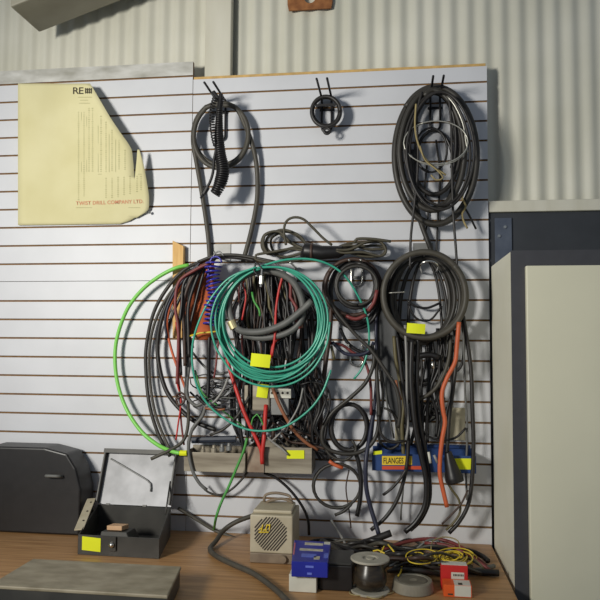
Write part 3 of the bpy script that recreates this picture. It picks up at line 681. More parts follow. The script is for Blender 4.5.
cable('power_cable', 'short brown-red cable section under the stacked rings', 'cable', [(346, 316), (356, 319), (366, 315)], 1.8, M_MAR, .13)
cable('power_cable', 'long dark cable slanting from the stacked rings down across the dark strap to the right', 'cable', [(326, 296, .16), (338, 314, .16), (355, 334, .162), (371, 350, .165), (385, 370, .17), (396, 388, .175), (400, 410, .175), (398, 428, .17)], 1.7, M_RUB)
cable('power_cable', 'black cable bowing below the upper rings to the right', 'cable', [(340, 328), (347, 342), (357, 350), (369, 354), (374, 350)], 1.6, M_BLK, .12)
cable('power_cable', 'maroon lead draped over the lower steel hook', 'cable', [(330, 343), (342, 345), (352, 352), (362, 358), (368, 370), (371, 390), (371, 415)], 1.4, M_MAR, .11)
cable('power_cable', 'dark cable draped over the lower steel hook', 'cable', [(332, 342), (344, 353), (356, 355), (368, 352), (374, 342)], 1.7, M_NAVY, .125)
cable('alligator_clip', 'brass-tipped lead ends hanging left of the lower steel hook', 'clip', [(331, 346), (333, 353), (334.5, 360)], 1.3, M_OLV, .13)
ring('dark cable ring hanging on the lower wall between the tangle and the blue tray', 349, 404, 19, 24, 2.6, .09, .115, 45, 2.2, M_BLKS, jx=.09)
cable('power_cable', 'long dark cable sweeping from the strap down round the lower ring and up again', 'cable', [(372, 345, .14), (374, 362, .14), (366, 382, .14), (350, 398, .14), (333, 412, .14), (323, 428, .14), (323, 443, .14), (332, 451, .14), (350, 454, .14), (366, 449, .135), (376, 436, .13), (379, 415, .13), (377, 380, .13), (376, 350, .13)], 1.9, M_RUB)
ring('lowest cable ring, hanging just above the bench behind the blue box', 337, 464, 23.5, 22, 1.55, .07, .10, 46, 1.5, M_RUB, tail=[(352, 503, .10), (344, 511, .10), (335, 515, .10)], jx=.03, jy=.03)
cable('power_cable', 'short orange cable section on top of the lowest cable ring', 'cable', [(329, 461), (335, 465), (343, 468)], 1.8, M_ORG, .115)
cable('power_cable', 'dark cable crossing above the lowest cable ring', 'cable', [(322, 440, .12), (330, 455, .125), (345, 460, .13), (356, 450, .13), (352, 440, .13)], 1.3, M_RUB)
cable('power_cable', 'black cable dropping right of the lowest ring to the bench', 'cable', [(352, 446, .11), (358, 460, .11), (361, 480, .11), (360, 500, .11), (357, 516, .11)], 2.1, M_BLK)
cable('power_cable', 'navy cable dropping past the left end of the blue tray to the bench', 'cable', [(374, 410, .09), (370, 435, .12), (366, 460, .15), (366, 485, .15), (370, 505, .15), (376, 525, .16), (379, 535, .17)], 2.1, M_NAVY)
cable('power_cable', 'navy cable hanging straight beside the maroon lead above the blue tray', 'cable', [(378, 290), (376, 330), (377, 370), (374, 410), (371, 440)], 1.6, M_NAVY, .045)
cable('power_cable', 'grey-black cable loop left of the blue tray above its end', 'cable', [(380, 370), (383, 400), (379, 425), (380, 442), (390, 449), (400, 442), (399, 425), (392, 412), (384, 408)], 1.2, M_RUB, .05)
cable('power_cable', 'thin grey cable tracing the wall left of the dark strap', 'cable', [(384, 340), (385, 380), (388, 410), (394, 438)], .9, M_GREY, .04)
# dark flat strap
bm = bmesh.new()
L = [W(x, y, .02) for x, y in ((376, 296), (377, 340), (379, 372), (386, 398), (396, 424))]; Q = [W(x, y, .07) for x, y in ((396, 312), (398, 350), (400, 376), (404, 398), (408, 424))]
L = catmull(L, .012); Q = catmull(Q, .012); n = min(len(L), len(Q)) - 1
rows = []
for i in range(n + 1):
    a, b = L[int(i * (len(L) - 1) / n)], Q[int(i * (len(Q) - 1) / n)]; m = (a + b) / 2
    row = []
    for k in range(16):
        an = 2 * math.pi * k / 16; row.append(bm.verts.new(m + (b - a) / 2 * math.cos(an) + Vector((0, -.014, 0)) * math.sin(an)))
    rows.append(row)
for r0, r1 in zip(rows, rows[1:]):
    for k in range(16): bm.faces.new((r0[k], r0[(k + 1) % 16], r1[(k + 1) % 16], r1[k]))
bm.faces.new(rows[0]); bm.faces.new(rows[-1])
tag(obj('flat_hose', bm, mat('dull_grey_rubber', (66, 67, 68), .6, var=.15, scale=16), smooth=True), 'wide flat dark grey hose hanging behind the left edge of the thick hose coil', 'hose')

# ================================================================== THICK HOSE COIL AT RIGHT
c = loops(424, 252, 41.5, 42, 2.9, .10, .155, 51, .035, .055, jo=1.5)
big = cable('rubber_hose', 'thick dark hose coil with a yellow tag below the tall coils', 'hose', c, 2.9, M_RUB2)
price_tag(416, 328.5, 18.5, 10, .178, big, 4)
c = loops(424, 257, 31, 42, 5.0, .045, .09, 52, .17, .07, jo=3)
cable('rubber_hose', 'medium dark hose coiled inside the thick tagged hose coil', 'hose', c, 2.1, M_RUB)
for k, (rx, ry, d_) in enumerate(((24, 62, .03), (17, 80, .018))):
    c = loops(423 + 2 * k, 259, rx, ry, 1.6, d_, d_ + .008, 60 + k, .1, .08)
    cable('power_cable', ['dark cable loop drooping below the thick tagged hose coil', 'long narrow dark cable loop drooping lowest below the thick tagged hose coil'][k], 'cable', c, 1.5, M_BLKS)
cable('power_cable', 'thin black cable sagging across the inside of the thick hose coil, upper of two', 'cable', [(407, 300), (415, 306), (427, 308), (440, 303)], 1.2, M_BLK, .045)
cable('power_cable', 'thin black cable sagging across the inside of the thick hose coil, lower of two', 'cable', [(408, 304), (416, 318), (430, 320), (442, 306)], 1.0, M_BLK, .05)
cable('steel_pin', 'small bright pin sticking into the left inside of the thick hose coil', 'pin', [(389, 293), (396, 292.5), (405, 292)], .5, M_WIRE, .165)
right = [
 ('olive cable hanging left of the hanging black bundle above the blue tray', [(394, 336), (396, 360), (401, 385), (404, 402), (402, 425), (403, 445), (404, 462)], 1.8, M_OLV, .085),
 ('copper-brown section of cable beside the olive cable', [(396, 380), (398, 391), (401, 400)], 1.2, M_COP, .112),
 ('light grey cable hanging straight in front of the olive cable', [(405, 325), (406.5, 360), (407, 400), (408, 425), (406, 440)], 1.2, M_GREYL, .14),
 ('black cable running down left of the light grey cable to the bench', [(397, 336), (401, 370), (407, 420), (408, 450), (405, 475), (397, 500), (385, 518), (371, 530)], 1.8, M_BLKS, .125),
 ('thick black cable, left one of the pair curving to the bench', [(412, 340), (411, 380), (415, 425), (421, 455), (426, 480), (425, 505), (416, 522), (405, 532)], 2.4, M_BLK, .15),
 ('thick black cable, right one of the pair curving to the bench', [(418, 338), (417, 380), (419, 420), (425, 450), (429, 478), (429, 500), (421, 519), (410, 530)], 2.2, M_BLK, .128),
 ('thin dark cable slanting left below the yellow label of the blue tray', [(407, 468), (400, 479), (391, 489), (383, 495)], 1.3, M_BLKS, .145),
 ('thin grey cable hanging to the bench below the blue tray', [(404, 462), (403, 490), (401, 512), (401, 520)], .9, M_GREY, .05),
 ('orange cable hanging from the thick hose coil past the black plug', [(459, 322), (457, 345), (455, 362), (447, 378), (442, 393), (443, 410), (445, 422), (442, 440), (440, 460), (440, 475), (443, 490), (447, 507)], 2.0, M_ORG, .165),
 ('black cable loop arching behind the orange cable, right side of the bundle', [(436, 366), (448, 372), (458, 370), (463, 360), (464, 340), (462, 322)], 1.4, M_BLK, .06),
 ('olive grey cable curving up to the left below the thick hose coil', [(410, 401), (422, 398), (434, 390), (443, 376), (449, 358), (451, 335)], 1.8, M_RUB2, .10),
 ('black cable dropping right of the orange cable to the black plug', [(455, 330), (456, 360), (453, 390), (449, 420), (447, 455)], 1.8, M_BLKS, .11),
 ('dark cable falling along the right edge of the hanging bundle', [(462, 318), (464, 350), (465, 390), (467, 420), (467, 445), (466, 470), (467, 500)], 1.0, M_GREY, .10),
 ('long thick dark cable, rightmost of all, curving down to the bench', [(463, 316), (467, 340), (471, 370), (472.5, 410), (473.5, 445), (472, 480), (468, 505), (459, 522), (449, 533)], 1.9, M_BLKS, .12),
 ('olive cord curving down to the bench below the black plug', [(446, 480), (452, 490), (459, 500), (460, 512), (454, 522), (446, 530)], 1.1, M_OLV, .135),
 ('thin brown cord crossing the olive cord below the black plug', [(468, 490), (461, 504), (452, 514), (442, 524)], .9, M_BRN, .15),
 ('thin black cable loop across the pale carton above the blue tray', [(418, 425), (428, 436), (440, 440), (455, 438), (466, 428)], 1.1, M_BLK, .115),
 ('dark cable arcing at the left end of the blue tray', [(378, 415), (381, 434), (391, 442), (404, 441)], 1.4, M_BLKS, .145),
]
for lab, p, r_, m_, d_ in right: cable('power_cable', lab, 'cable', p, r_, m_, d_)
for k in range(14):
    x = 412 + k * 3.2
    P = [(x + rnd.uniform(-3, 3), 338 + rnd.uniform(-10, 8)), (x + rnd.uniform(-4, 4), 365), (x - 2 + rnd.uniform(-6, 6), 390), (x - 4 + rnd.uniform(-6, 6), 415), (x - 6 + rnd.uniform(-5, 5), 440 + rnd.uniform(-6, 6))]
    cable('power_cable', 'black cable in the hanging bundle between the light grey and orange cables', 'cable', P, rnd.uniform(.9, 1.7), M_BLK if k % 3 else M_BLKS, .02 + .0055 * k, 'black cables below the thick hose coil')
for k in range(5):
    cx, cy = 424 + 5 * k, 410 + rnd.uniform(-6, 8)
    cable('wire_loop', 'small black wire loop in the hanging bundle above the blue tray', 'wire', [(cx + 8 * math.cos(R(a)), cy + 7 * math.sin(R(a)) * rnd.uniform(.7, 1.2)) for a in range(0, 320, 40)], 1.0, M_BLK, .03 + .01 * k, 'small wire loops above the blue tray')
t = empty('cable_connector', W(428, 366, .10), 'dark cable connector with a bright steel tip hanging under the thick hose coil', 'connector')
bm = bmesh.new(); tube(bm, catmull(pts3([(414, 361), (420, 356), (432, 355), (439, 358)], .12), .01), .011, 10); obj('body', bm, M_BLK, t, smooth=True)
bm = bmesh.new(); tube(bm, pts3([(432, 361), (432.5, 364), (433, 368.5)], .13), lambda s: .003 + .005 * s, 8); obj('steel_tip', bm, M_CHR, t, smooth=True)
# black plug hanging by tray
t = empty('plug', W(453, 470, .14), 'black cone-shaped plug hanging in front of the right end of the blue tray', 'plug')
bm = bmesh.new(); tube(bm, catmull(pts3([(448, 452), (450, 462), (453, 474), (455, 482)], .15), .004), lambda s: .012 + .020 * min(1, s * 1.2), 16); obj('body', bm, M_BLK, t, smooth=True)
bm = bmesh.new(); tube(bm, pts3([(450, 483.5), (463, 478)], .158), .007, 8); obj('side_lug', bm, M_BLK, t, smooth=True)
t = empty('probe', W(430, 455, .15), 'pair of white-tipped probes in front of the middle of the blue tray', 'probe')
for x0, y0, x1, y1 in ((428.5, 452, 430.5, 463), (434, 455, 437.5, 463)):
    bm = bmesh.new(); tube(bm, pts3([(x0, y0), (x1, y1)], .165), .0045, 8); obj('tip', bm, M_CARD if x0 < 430 else M_GREYL, t, smooth=True)

# ================================================================== TRAYS
def tray(name, label, x0, x1, yb, yt, d, m, mats, lip=.004, ends=True):
    a, b = W(x0, yb, d), W(x1, yt, d)
    t = empty(name, Vector(((a.x + b.x) / 2, -d / 2, a.z)), label, 'tray')
    bm = bmesh.new(); box(bm, a.x, b.x, -d, -.001, a.z, a.z + .004); obj('bottom', bm, m, t)
    bm = bmesh.new(); box(bm, a.x, b.x, -d - .003, -d - .0002, a.z, b.z); bevel(bm, .0012, 2); f = obj('front', bm, mats, t)
    bm = bmesh.new(); box(bm, a.x, b.x, -.0035, -.0005, a.z + .0045, b.z + .01); obj('back', bm, m, t)
    for xx in (a.x, b.x - .003):
        bm = bmesh.new(); box(bm, xx, xx + .003, -d, -.004, a.z + .0045, b.z); obj('end', bm, m, t)
    return t, a, b
t1, a, b = tray('metal_tray', 'dull silver metal tray on the left, holding a dark bar', 184, 245.5, 471, 453.5, .115, M_TRAY, M_TRAY)
t2, a2, b2 = tray('metal_tray', 'dull silver metal tray with a yellow tag, right of the other silver tray', 247.5, 312, 472, 448, .115, M_TRAY, M_TRAY)
bm = bmesh.new(); p, q = W(247.5, 472, .12), W(264.5, 447, .12); box(bm, p.x, q.x, -.1235, -.1185, p.z, q.z); bevel(bm, .001, 1); obj('stained_plate', bm, M_TRAYB, t2)
price_tag(295.5, 454.5, 17.5, 8.5, .121, t2, 0, curl=.001)
bm = bmesh.new(); tube(bm, pts3([(192, 440), (236, 439)], .075), .013, 8); tag(obj('dark_bar', bm, mat('blue_black_bar', (44, 50, 62), .4)), 'blue-black bar lying across the top of the left silver tray', 'bar')
for k, (x, y, r_) in enumerate(((214, 449, .012), (222, 448, .010), (203, 450, .009), (229, 447, .011))):
    c = W(x, y, .085); bm = bmesh.new(); lathe(bm, c, [(r_ * .5, -.014), (r_, -.012), (r_, .002), (r_ * .7, .004), (r_ * .6, .014), (r_ * .3, .016)], 14)
    tag(obj('pipe_fitting', bm, M_PLATE if k % 2 else M_TRAY, smooth=False), ['tall pale pipe fitting in the middle of the left silver tray', 'grey pipe fitting just right of the tall pale one in the left silver tray', 'small pale pipe fitting at the left in the left silver tray', 'grey pipe fitting at the right end of the left silver tray'][k], 'fitting')
bt, a3, b3 = tray('blue_tray', 'blue metal tray with a yellow label under the right hanging cables', 372, 476, 470.3, 456, .11, M_BTRAY, M_BTRAY)
bm = bmesh.new(); p, q = W(377, 455, .0).x, W(470, 440, .0); zt_ = W(420, 444, .01).z; box(bm, p, q.x, -.014, -.004, b3.z + .011, zt_); bevel(bm, .001, 1); obj('back_rail', bm, M_BTRAY, bt)
def face_quad(name, x0, x1, yb, yt, d, m, parent, slope=0):
    bm = bmesh.new(); p = [W(x0, yb, d), W(x1, yb + slope, d), W(x1, yt + slope, d), W(x0, yt, d)]
    hexa(bm, p + [v + Vector((0, .0006, 0)) for v in p]); return obj(name, bm, m, parent)
lb = face_quad('yellow_label', 382, 412, 465, 456, .1146, M_LABY, bt); face_quad('red_stripe', 382, 428, 469.5, 466, .1146, M_LABR, bt)
text_mesh('FLANGES', lambda u, v: W(383.5 + 20 * u, 463.6 + (457.6 - 463.6) * v, .1152), M_BLK, bt, 'printed_word')
tg = face_quad('yellow_tag', 454, 473, 469.5, 458.5, .1150, M_TAG, bt)
face_quad('yellow_tag', 373, 382, 455, 451.5, .1150, M_TAG, bt, -1)
# cartons behind the cables
for lab, x0, x1, yb, yt, d in (('pale stained carton standing against the wall above the right end of the blue tray', 447, 465, 440, 408, .012), ('small white carton standing against the wall above the yellow label', 395, 404, 441, 421, .012)):
    a, b = W(x0, yb, d), W(x1, yt, d); bm = bmesh.new(); box(bm, a.x, b.x, -d, -.0012, a.z, b.z); bevel(bm, .001, 1); tag(obj('carton', bm, mat('stained_card', (168, 158, 130), .8, rgb2=(198, 192, 172), scale=10), base=True), lab, 'carton')

# ================================================================== ON THE BENCH: TOOLBOX
fr, fl = Vector((-.782, -.355, BENCH)), Vector((-1.076, -.350, BENCH)); u = Vector((-.048, .262, 0)); H = Vector((0, 0, .068)); HB = Vector((0, 0, .108)); th = .004
br, bl = fr + u, fl + u
t = empty('toolbox', (fr + bl) / 2, 'open dark grey steel toolbox with its lid leaning back against the wall', 'toolbox')
ex = (fr - fl).normalized(); ey = u.normalized()
def plate(name, a, b, h, inward, m, parent, z0=0.0):
    bm = bmesh.new(); i = inward * th; z = Vector((0, 0, z0))
    hexa(bm, [a + z, b + z, b + i + z, a + i + z, a + h, b + h, b + i + h, a + i + h]); bevel(bm, .0012, 1); return obj(name, bm, m, parent)
def plate2(name, a, b, ha, hb, inward):
    bm = bmesh.new(); i = inward * th
    hexa(bm, [a, b, b + i, a + i, a + ha, b + hb, b + i + hb, a + i + ha]); bevel(bm, .0012, 1); return obj(name, bm, M_TBOX, t)
plate2('front', fl, fr, H, H, ey); plate2('back', bl, br, HB, HB, -ey)
plate2('side', fl + ey * th, bl - ey * th, H, HB, ex); plate2('side', fr + ey * th, br - ey * th, H, HB, -ex)
bm = bmesh.new(); e = th * 1.02; z1 = Vector((0, 0, .004))
q = [fl + (ex + ey) * e, fr + (-ex + ey) * e, br - (ex + ey) * e, bl + (ex - ey) * e]; hexa(bm, [p + Vector((0, 0, .0005)) for p in q] + [p + z1 for p in q]); obj('bottom', bm, M_TBOX, t)
# lid
hl, hr = bl + HB + ey * .004, br + HB + ey * .004
tl, tr = W(105, 452, .014), W(181, 451.5, .014); upl = ((tl + tr) / 2 - (hl + hr) / 2); nl = ex.cross(upl).normalized()
if nl.y > 0: nl = -nl
lid = empty('lid', Vector((0, 0, 0)), None, None); lid.parent = t; lid.location = (hl + hr) / 2 - t.location
def lidp(a, b): return hl + (hr - hl) * a + upl * b
def lid_hex(name, a0, a1, b0, b1, n0, n1, m):
    bm = bmesh.new(); q = [lidp(a0, b0), lidp(a1, b0), lidp(a1, b1), lidp(a0, b1)]
    hexa(bm, [p + nl * n0 for p in q] + [p + nl * n1 for p in q])
    bmesh.ops.translate(bm, verts=bm.verts[:], vec=-(t.location))
    bmesh.ops.recalc_face_normals(bm, faces=bm.faces[:])
    bmesh.ops.translate(bm, verts=bm.verts[:], vec=-lid.location)
    me = bpy.data.meshes.new(name); bm.to_mesh(me); bm.free(); me.materials.append(m)
    o = bpy.data.objects.new(name, me); COL.objects.link(o); o.parent = lid; return o
lid_hex('lid_panel', 0, 1, 0.005, 1, -.002, .002, M_LID)['label'] = 'bare light grey inside of the lid'
lid_hex('lid_rim', 0, .018, 0.03, .94, .002, .026, M_TBOX); lid_hex('lid_rim', .982, 1, 0.03, .94, .002, .026, M_TBOX); lid_hex('lid_rim', -.01, 1.0, .94, 1.02, -.0025, .026, M_TBOX)
for f_ in (.12, .62): lid_hex('hinge', f_, f_ + .05, -.03, .02, .003, .006, M_TBOX)
def free_bar(name, p0, p1, r, m, parent):
    bm = bmesh.new(); tube(bm, [p0, p1], r, 8); return obj(name, bm, m, parent, smooth=True)
free_bar('lid_stay', br + HB * .95 - ex * .009 - ey * .08, lidp(.965, .45) + nl * .02, .003, M_TBOX, t)
bm = bmesh.new(); tube(bm, catmull([lidp(.08, .84) + nl * .008, lidp(.35, .66) + nl * .008, lidp(.64, .46) + nl * .008, lidp(.69, .40) + nl * .009, lidp(.705, .26) + nl * .010], .01), .003, 8); obj('stay_rod', bm, M_PLATE, t, smooth=True)
c = fl.lerp(fr, .44) + Vector((0, -.004, .044))
lt = bmesh.new(); box(lt, c.x - .012, c.x + .012, c.y - .004, c.y + .001, c.z - .024, c.z + .024); bevel(lt, .001, 1); la = obj('latch', lt, M_TBOX, t)
lt = bmesh.new(); bmesh.ops.create_uvsphere(lt, u_segments=14, v_segments=8, radius=.0095, matrix=Matrix.Translation(c + Vector((-.001, -.007, -.002)))); obj('latch_stud', lt, M_CHR, t, smooth=True)
# tag on the toolbox front
p0 = fl.lerp(fr, .055) + Vector((0, -.0006, .017)); p1 = fl.lerp(fr, .285) + Vector((0, -.0006, .013)); up_ = Vector((0, 0, .046))
bm = bmesh.new(); hexa(bm, [p0, p1, p1 + up_, p0 + up_] + [p + Vector((0, -.001, 0)) for p in (p0, p1, p1 + up_, p0 + up_)]); obj('price_tag', bm, M_TAG, t)['label'] = 'fluorescent yellow paper tag'
# hinged tray of the toolbox on the left
bm = bmesh.new(); a = fl + H + Vector((-.004, .05, .002)); b = bl + HB + Vector((-.004, -.01, .022)); w_ = Vector((-.034, 0, -.004))
hexa(bm, [a, b, b + w_, a + w_] + [p + Vector((0, 0, .004)) for p in (a, b, b + w_, a + w_)]); obj('side_flap', bm, M_HEAT, t)
for f_ in (.25, .55, .85):
    bm = bmesh.new(); c = a.lerp(b, f_) + w_ * .35 + Vector((0, 0, .004)); lathe(bm, c, [(.004, 0), (.004, .002), (.002, .0035)], 10); obj('rivet', bm, M_SLOT, t)
# things inside the toolbox
bm = bmesh.new(); c = fl.lerp(fr, .42) + u * .42; c.z = BENCH + .0046
hexa(bm, [c + Vector(q) for q in ((-.06, -.05, 0), (.075, -.05, 0), (.065, .06, 0), (-.055, .06, 0), (-.05, -.04, .058), (.045, -.04, .058), (.04, .05, .05), (-.045, .05, .05))]); bevel(bm, .003, 2)
tag(obj('metal_tool', bm, M_TBOX, base=True), 'dark wedge-shaped metal block lying inside the open toolbox', 'block')
bm = bmesh.new(); c2 = c + Vector((-.005, .0, .0565)); hexa(bm, [c2 + Vector(q) for q in ((-.03, -.026, .0025), (.026, -.026, .0025), (.032, .024, -.0022), (-.026, .024, -.0022), (-.03, -.026, .018), (.026, -.026, .018), (.032, .024, .014), (-.026, .024, .014))]); bevel(bm, .0015, 1)
tag(obj('wood_block', bm, mat('tan_wood', (196, 154, 116), .7, rgb2=(214, 176, 138), scale=20, stretch=(1, 6, 1)), base=True), 'small tan wooden block on top of the dark tool inside the toolbox', 'block')
# black case left of the toolbox
t = empty('tool_case', (-1.36, -.12, BENCH), 'black upright case with a rounded top left of the open toolbox', 'case')
bm = bmesh.new(); xa, xb = -1.55, -1.170
prof = [(xa, 0), (xb, 0), (xb, .17), (xb - .022, .25), (xb - .06, .305), (xb - .15, .325), (xa, .325)]
v0 = [bm.verts.new((x, -.14, BENCH + z + .0005)) for x, z in prof]; v1 = [bm.verts.new((x, -.02, BENCH + z + .0005)) for x, z in prof]
n = len(prof)
for i in range(n): bm.faces.new((v0[i], v0[(i + 1) % n], v1[(i + 1) % n], v1[i]))
bm.faces.new(v0); bm.faces.new(v1); bevel(bm, .008, 3); obj('shell', bm, M_BLK, t, smooth=False)
bm = bmesh.new(); tube(bm, catmull([Vector((-1.30, -.141, BENCH + .22)), Vector((-1.295, -.165, BENCH + .225)), Vector((-1.25, -.165, BENCH + .225)), Vector((-1.245, -.1405, BENCH + .22))], .006), .006, 8); obj('handle', bm, M_GREY, t, smooth=True)
# worn metal lid box, front left
P = [B(75, 568), ] ; zt2 = BENCH + .06
k0, k1, k2, k3 = Z(180, 566.5, zt2), Z(167, 595, zt2), Z(20, 595, zt2), Z(20, 567, zt2)
k2 = Vector((k2.x, k1.y - .0, zt2)); k3 = Vector((k3.x, k0.y, zt2)); k2.x = k3.x
t = empty('metal_box', ((k0 + k2) / 2 - Vector((0, 0, .06))), 'flat metal box with a worn beige lid at the front left of the bench', 'box')
bm = bmesh.new(); hexa(bm, [Vector((p.x, p.y, BENCH + .0004)) for p in (k2, k1, k0, k3)] + [p - Vector((0, 0, .0105)) for p in (k2, k1, k0, k3)]); obj('body', bm, M_TBOX, t)
bm = bmesh.new(); o_ = [Vector((-.003, -.003, 0)), Vector((.003, -.003, 0)), Vector((.003, .003, 0)), Vector((-.003, .003, 0))]
hexa(bm, [p + q - Vector((0, 0, .010)) for p, q in zip((k2, k1, k0, k3), o_)] + [p + q for p, q in zip((k2, k1, k0, k3), o_)]); bevel(bm, .003, 2); obj('lid', bm, M_SLAB, t)

# ================================================================== FAN HEATER
a, b = B(249, 563), B(296, 561); yd = min(a.y, b.y) + .02; a.y = b.y = -.345; a.x, b.x = -.472, -.328
hh = .158; dep = .165
t = empty('fan_heater', ((a + b) / 2 + Vector((0, dep / 2, 0))), 'beige boxy fan heater with a slatted octagonal grille, on the bench', 'heater')
bm = bmesh.new()
q = [a, b, b + Vector((0, dep, 0)), a + Vector((0, dep, 0))]
hexa(bm, [p + Vector((0, 0, .034)) for p in q] + [p + Vector((0, 0, hh)) for p in q]); bevel(bm, .004, 2); obj('case', bm, M_HEAT, t)
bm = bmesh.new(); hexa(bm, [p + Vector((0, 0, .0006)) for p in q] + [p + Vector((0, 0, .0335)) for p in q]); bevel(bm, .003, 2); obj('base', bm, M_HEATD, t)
bm = bmesh.new(); zz = Vector((0, 0, hh + .0005)); tp = [a + Vector((.006, .02, 0)), b + Vector((-.006, .02, 0)), b + Vector((-.012, dep - .01, 0)), a + Vector((.008, dep - .01, 0))]
hexa(bm, [p + zz for p in tp] + [p + zz + Vector((0, 0, .012)) for p in tp]); bevel(bm, .004, 2); obj('top_cover', bm, M_HEAT, t)
bm = bmesh.new(); P = []
zt3 = BENCH + hh + .0125
for pth in ([(-.450, -.21, 0), (-.447, -.205, .022), (-.41, -.20, .03), (-.36, -.205, .022), (-.352, -.21, 0)], [(-.44, -.22, 0), (-.42, -.235, .012), (-.38, -.225, .016), (-.345, -.22, .003)]):
    tube(bm, catmull([Vector((x, y, zt3 + z)) for x, y, z in pth], .008), .005, 8)
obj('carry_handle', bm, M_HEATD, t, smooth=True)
# grille: diagonal slots clipped by an octagon
gc = Vector(((a.x + b.x) / 2 - .002, a.y - .0004, BENCH + .098)); rad = .054
bm = bmesh.new()
o8 = [(rad / math.cos(R(22.5)) * math.cos(R(22.5 + 45 * k)), rad / math.cos(R(22.5)) * math.sin(R(22.5 + 45 * k))) for k in range(8)]
dv = Vector((math.cos(R(50)), math.sin(R(50)))); nv = Vector((-dv.y, dv.x))
def span(off):
    ts = []
    for k in range(8):
        p, q_ = Vector(o8[k]), Vector(o8[(k + 1) % 8]); s0 = p.dot(nv) - off; s1 = q_.dot(nv) - off
        if s0 * s1 < 0: m_ = p.lerp(q_, s0 / (s0 - s1)); ts.append(m_.dot(dv))
    return (min(ts), max(ts)) if len(ts) >= 2 else None
off = -rad + .004
while off < rad:
    s = span(off)
    if s and s[1] - s[0] > .01:
        pp = []
        for tt, oo in ((s[0], -.0022), (s[1], -.0022), (s[1], .0022), (s[0], .0022)):
            w2 = dv * tt + nv * (off + oo); pp.append(gc + Vector((w2.x, 0, w2.y)))
        hexa(bm, pp + [p + Vector((0, -.0006, 0)) for p in pp])
    off += .0079
obj('grille', bm, M_SLOT, t)
bm = bmesh.new()
for x0, z0, x1, z1 in ((-.04, .012, -.03, .018), (-.032, .006, -.026, .03), (-.026, .012, -.012, .012), (-.016, .012, -.012, .03), (-.012, .03, -.004, .028), (-.004, .012, -.002, .032), (-.04, .004, -.006, .006)):
    tube(bm, [gc + Vector((x0, -.0025, z0)), gc + Vector((x1, -.0025, z1))], .0022, 6)
obj('gold_script', bm, M_YEL, t)
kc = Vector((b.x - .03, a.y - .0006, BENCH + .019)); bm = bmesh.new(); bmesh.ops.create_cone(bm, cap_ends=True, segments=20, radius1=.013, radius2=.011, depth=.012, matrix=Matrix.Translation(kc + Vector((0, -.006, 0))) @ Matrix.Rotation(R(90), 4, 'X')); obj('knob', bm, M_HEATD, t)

# ================================================================== BOXES
wb = [B(289, 591.5), B(316.5, 592.5)]; wy = -.585
t = empty('white_box', Vector((-.262, wy + .06, BENCH)), 'small white carton underneath the glossy blue box', 'box')
bm = bmesh.new(); box(bm, wb[0].x, wb[1].x, wy, wy + .12, BENCH + .0004, BENCH + .050); bevel(bm, .001, 1); obj('carton', bm, M_CARD, t)
zb = BENCH + .0504; ht = .044
tp = [Vector((-.293, -.606, 0)), Vector((-.187, -.601, 0)), Vector((-.196, -.395, 0)), Vector((-.316, -.390, 0))]
t = empty('blue_box', Vector((-.248, -.5, zb)), 'glossy blue cardboard box with printed bands, on top of the white carton', 'box')
bm = bmesh.new(); hexa(bm, [p + Vector((0, 0, zb)) for p in tp] + [p + Vector((0, 0, zb + ht)) for p in tp]); bevel(bm, .0015, 1); obj('carton', bm, M_BBOX, t)
def top_patch(name, u0, u1, v0, v1, m, slant=0):
    bm = bmesh.new()
    def bil(u_, v_): return tp[0] * (1 - u_) * (1 - v_) + tp[1] * u_ * (1 - v_) + tp[2] * u_ * v_ + tp[3] * (1 - u_) * v_ + Vector((0, 0, zb + ht + .0002))
    q = [bil(u0, v0), bil(u1, v0), bil(u1 + slant, v1), bil(u0 + slant, v1)]; hexa(bm, q + [p + Vector((0, 0, .0005)) for p in q]); obj(name, bm, m, t)
top_patch('printed_band', .18, .82, .50, .60, M_BBOXL); top_patch('printed_band', .30, .80, .78, .90, M_BBOXL); top_patch('printed_panel', .25, .66, .20, .36, M_BBOXT)
top_patch('printed_spot', .60, .76, .12, .26, M_BBOXL); top_patch('printed_corner', .82, .985, .86, .99, M_CARD, 0); top_patch('printed_stripe', .015, .05, .3, .85, mat('pink_print', (196, 110, 110), .5)); top_patch('printed_panel', .86, .985, .2, .42, M_BBOXT)
for u_, z_, w_ in ((.5, .028, .012), (.5, .008, .007)):
    p = tp[0].lerp(tp[1], u_) + Vector((0, -.0003, zb + z_)); bm = bmesh.new(); box(bm, p.x - w_, p.x + w_, p.y - .001, p.y, p.z, p.z + .006); obj('printed_mark', bm, M_BBOXT, t)
# dark crate right of the blue box
t = empty('dark_box', Vector((-.15, -.5, BENCH)), 'low black box on the bench between the blue box and the wire spool', 'box')
bm = bmesh.new(); box(bm, -.2155, -.118, -.560, -.42, BENCH + .0004, BENCH + .074); bevel(bm, .003, 2); obj('case', bm, M_BLK, t)
bm = bmesh.new(); box(bm, -.2135, -.120, -.558, -.422, BENCH + .0744, BENCH + .080); bevel(bm, .002, 1); obj('lid', bm, M_TBOX, t)
# red and orange boxes
t = empty('red_box', B(454, 588), 'red carton with a white label behind the orange carton', 'box')
bm = bmesh.new(); ra, rb = B(441, 589), B(467.5, 589); ry = -.497
box(bm, ra.x, rb.x, ry, ry + .035, BENCH + .0004, BENCH + .072); bevel(bm, .001, 1); obj('carton', bm, M_RBOX, t)
bm = bmesh.new(); box(bm, ra.x + .034 - .004, rb.x - .011, ry - .0008, ry - .0001, BENCH + .030, BENCH + .052); obj('white_label', bm, M_CARD, t)
bm = bmesh.new()
for k in range(7): box(bm, ra.x + .036 + k * .0045, ra.x + .039 + k * .0045, ry - .0012, ry - .0009, BENCH + .041, BENCH + .047)
obj('printed_line', bm, M_INKD, t)
bm = bmesh.new(); box(bm, ra.x + .002, rb.x - .002, ry + .001, ry + .034, BENCH + .0721, BENCH + .0732); obj('white_top_flap', bm, M_CARD, t)
t = empty('orange_box', B(458, 597), 'orange carton with a white patch in front of the red carton', 'box')
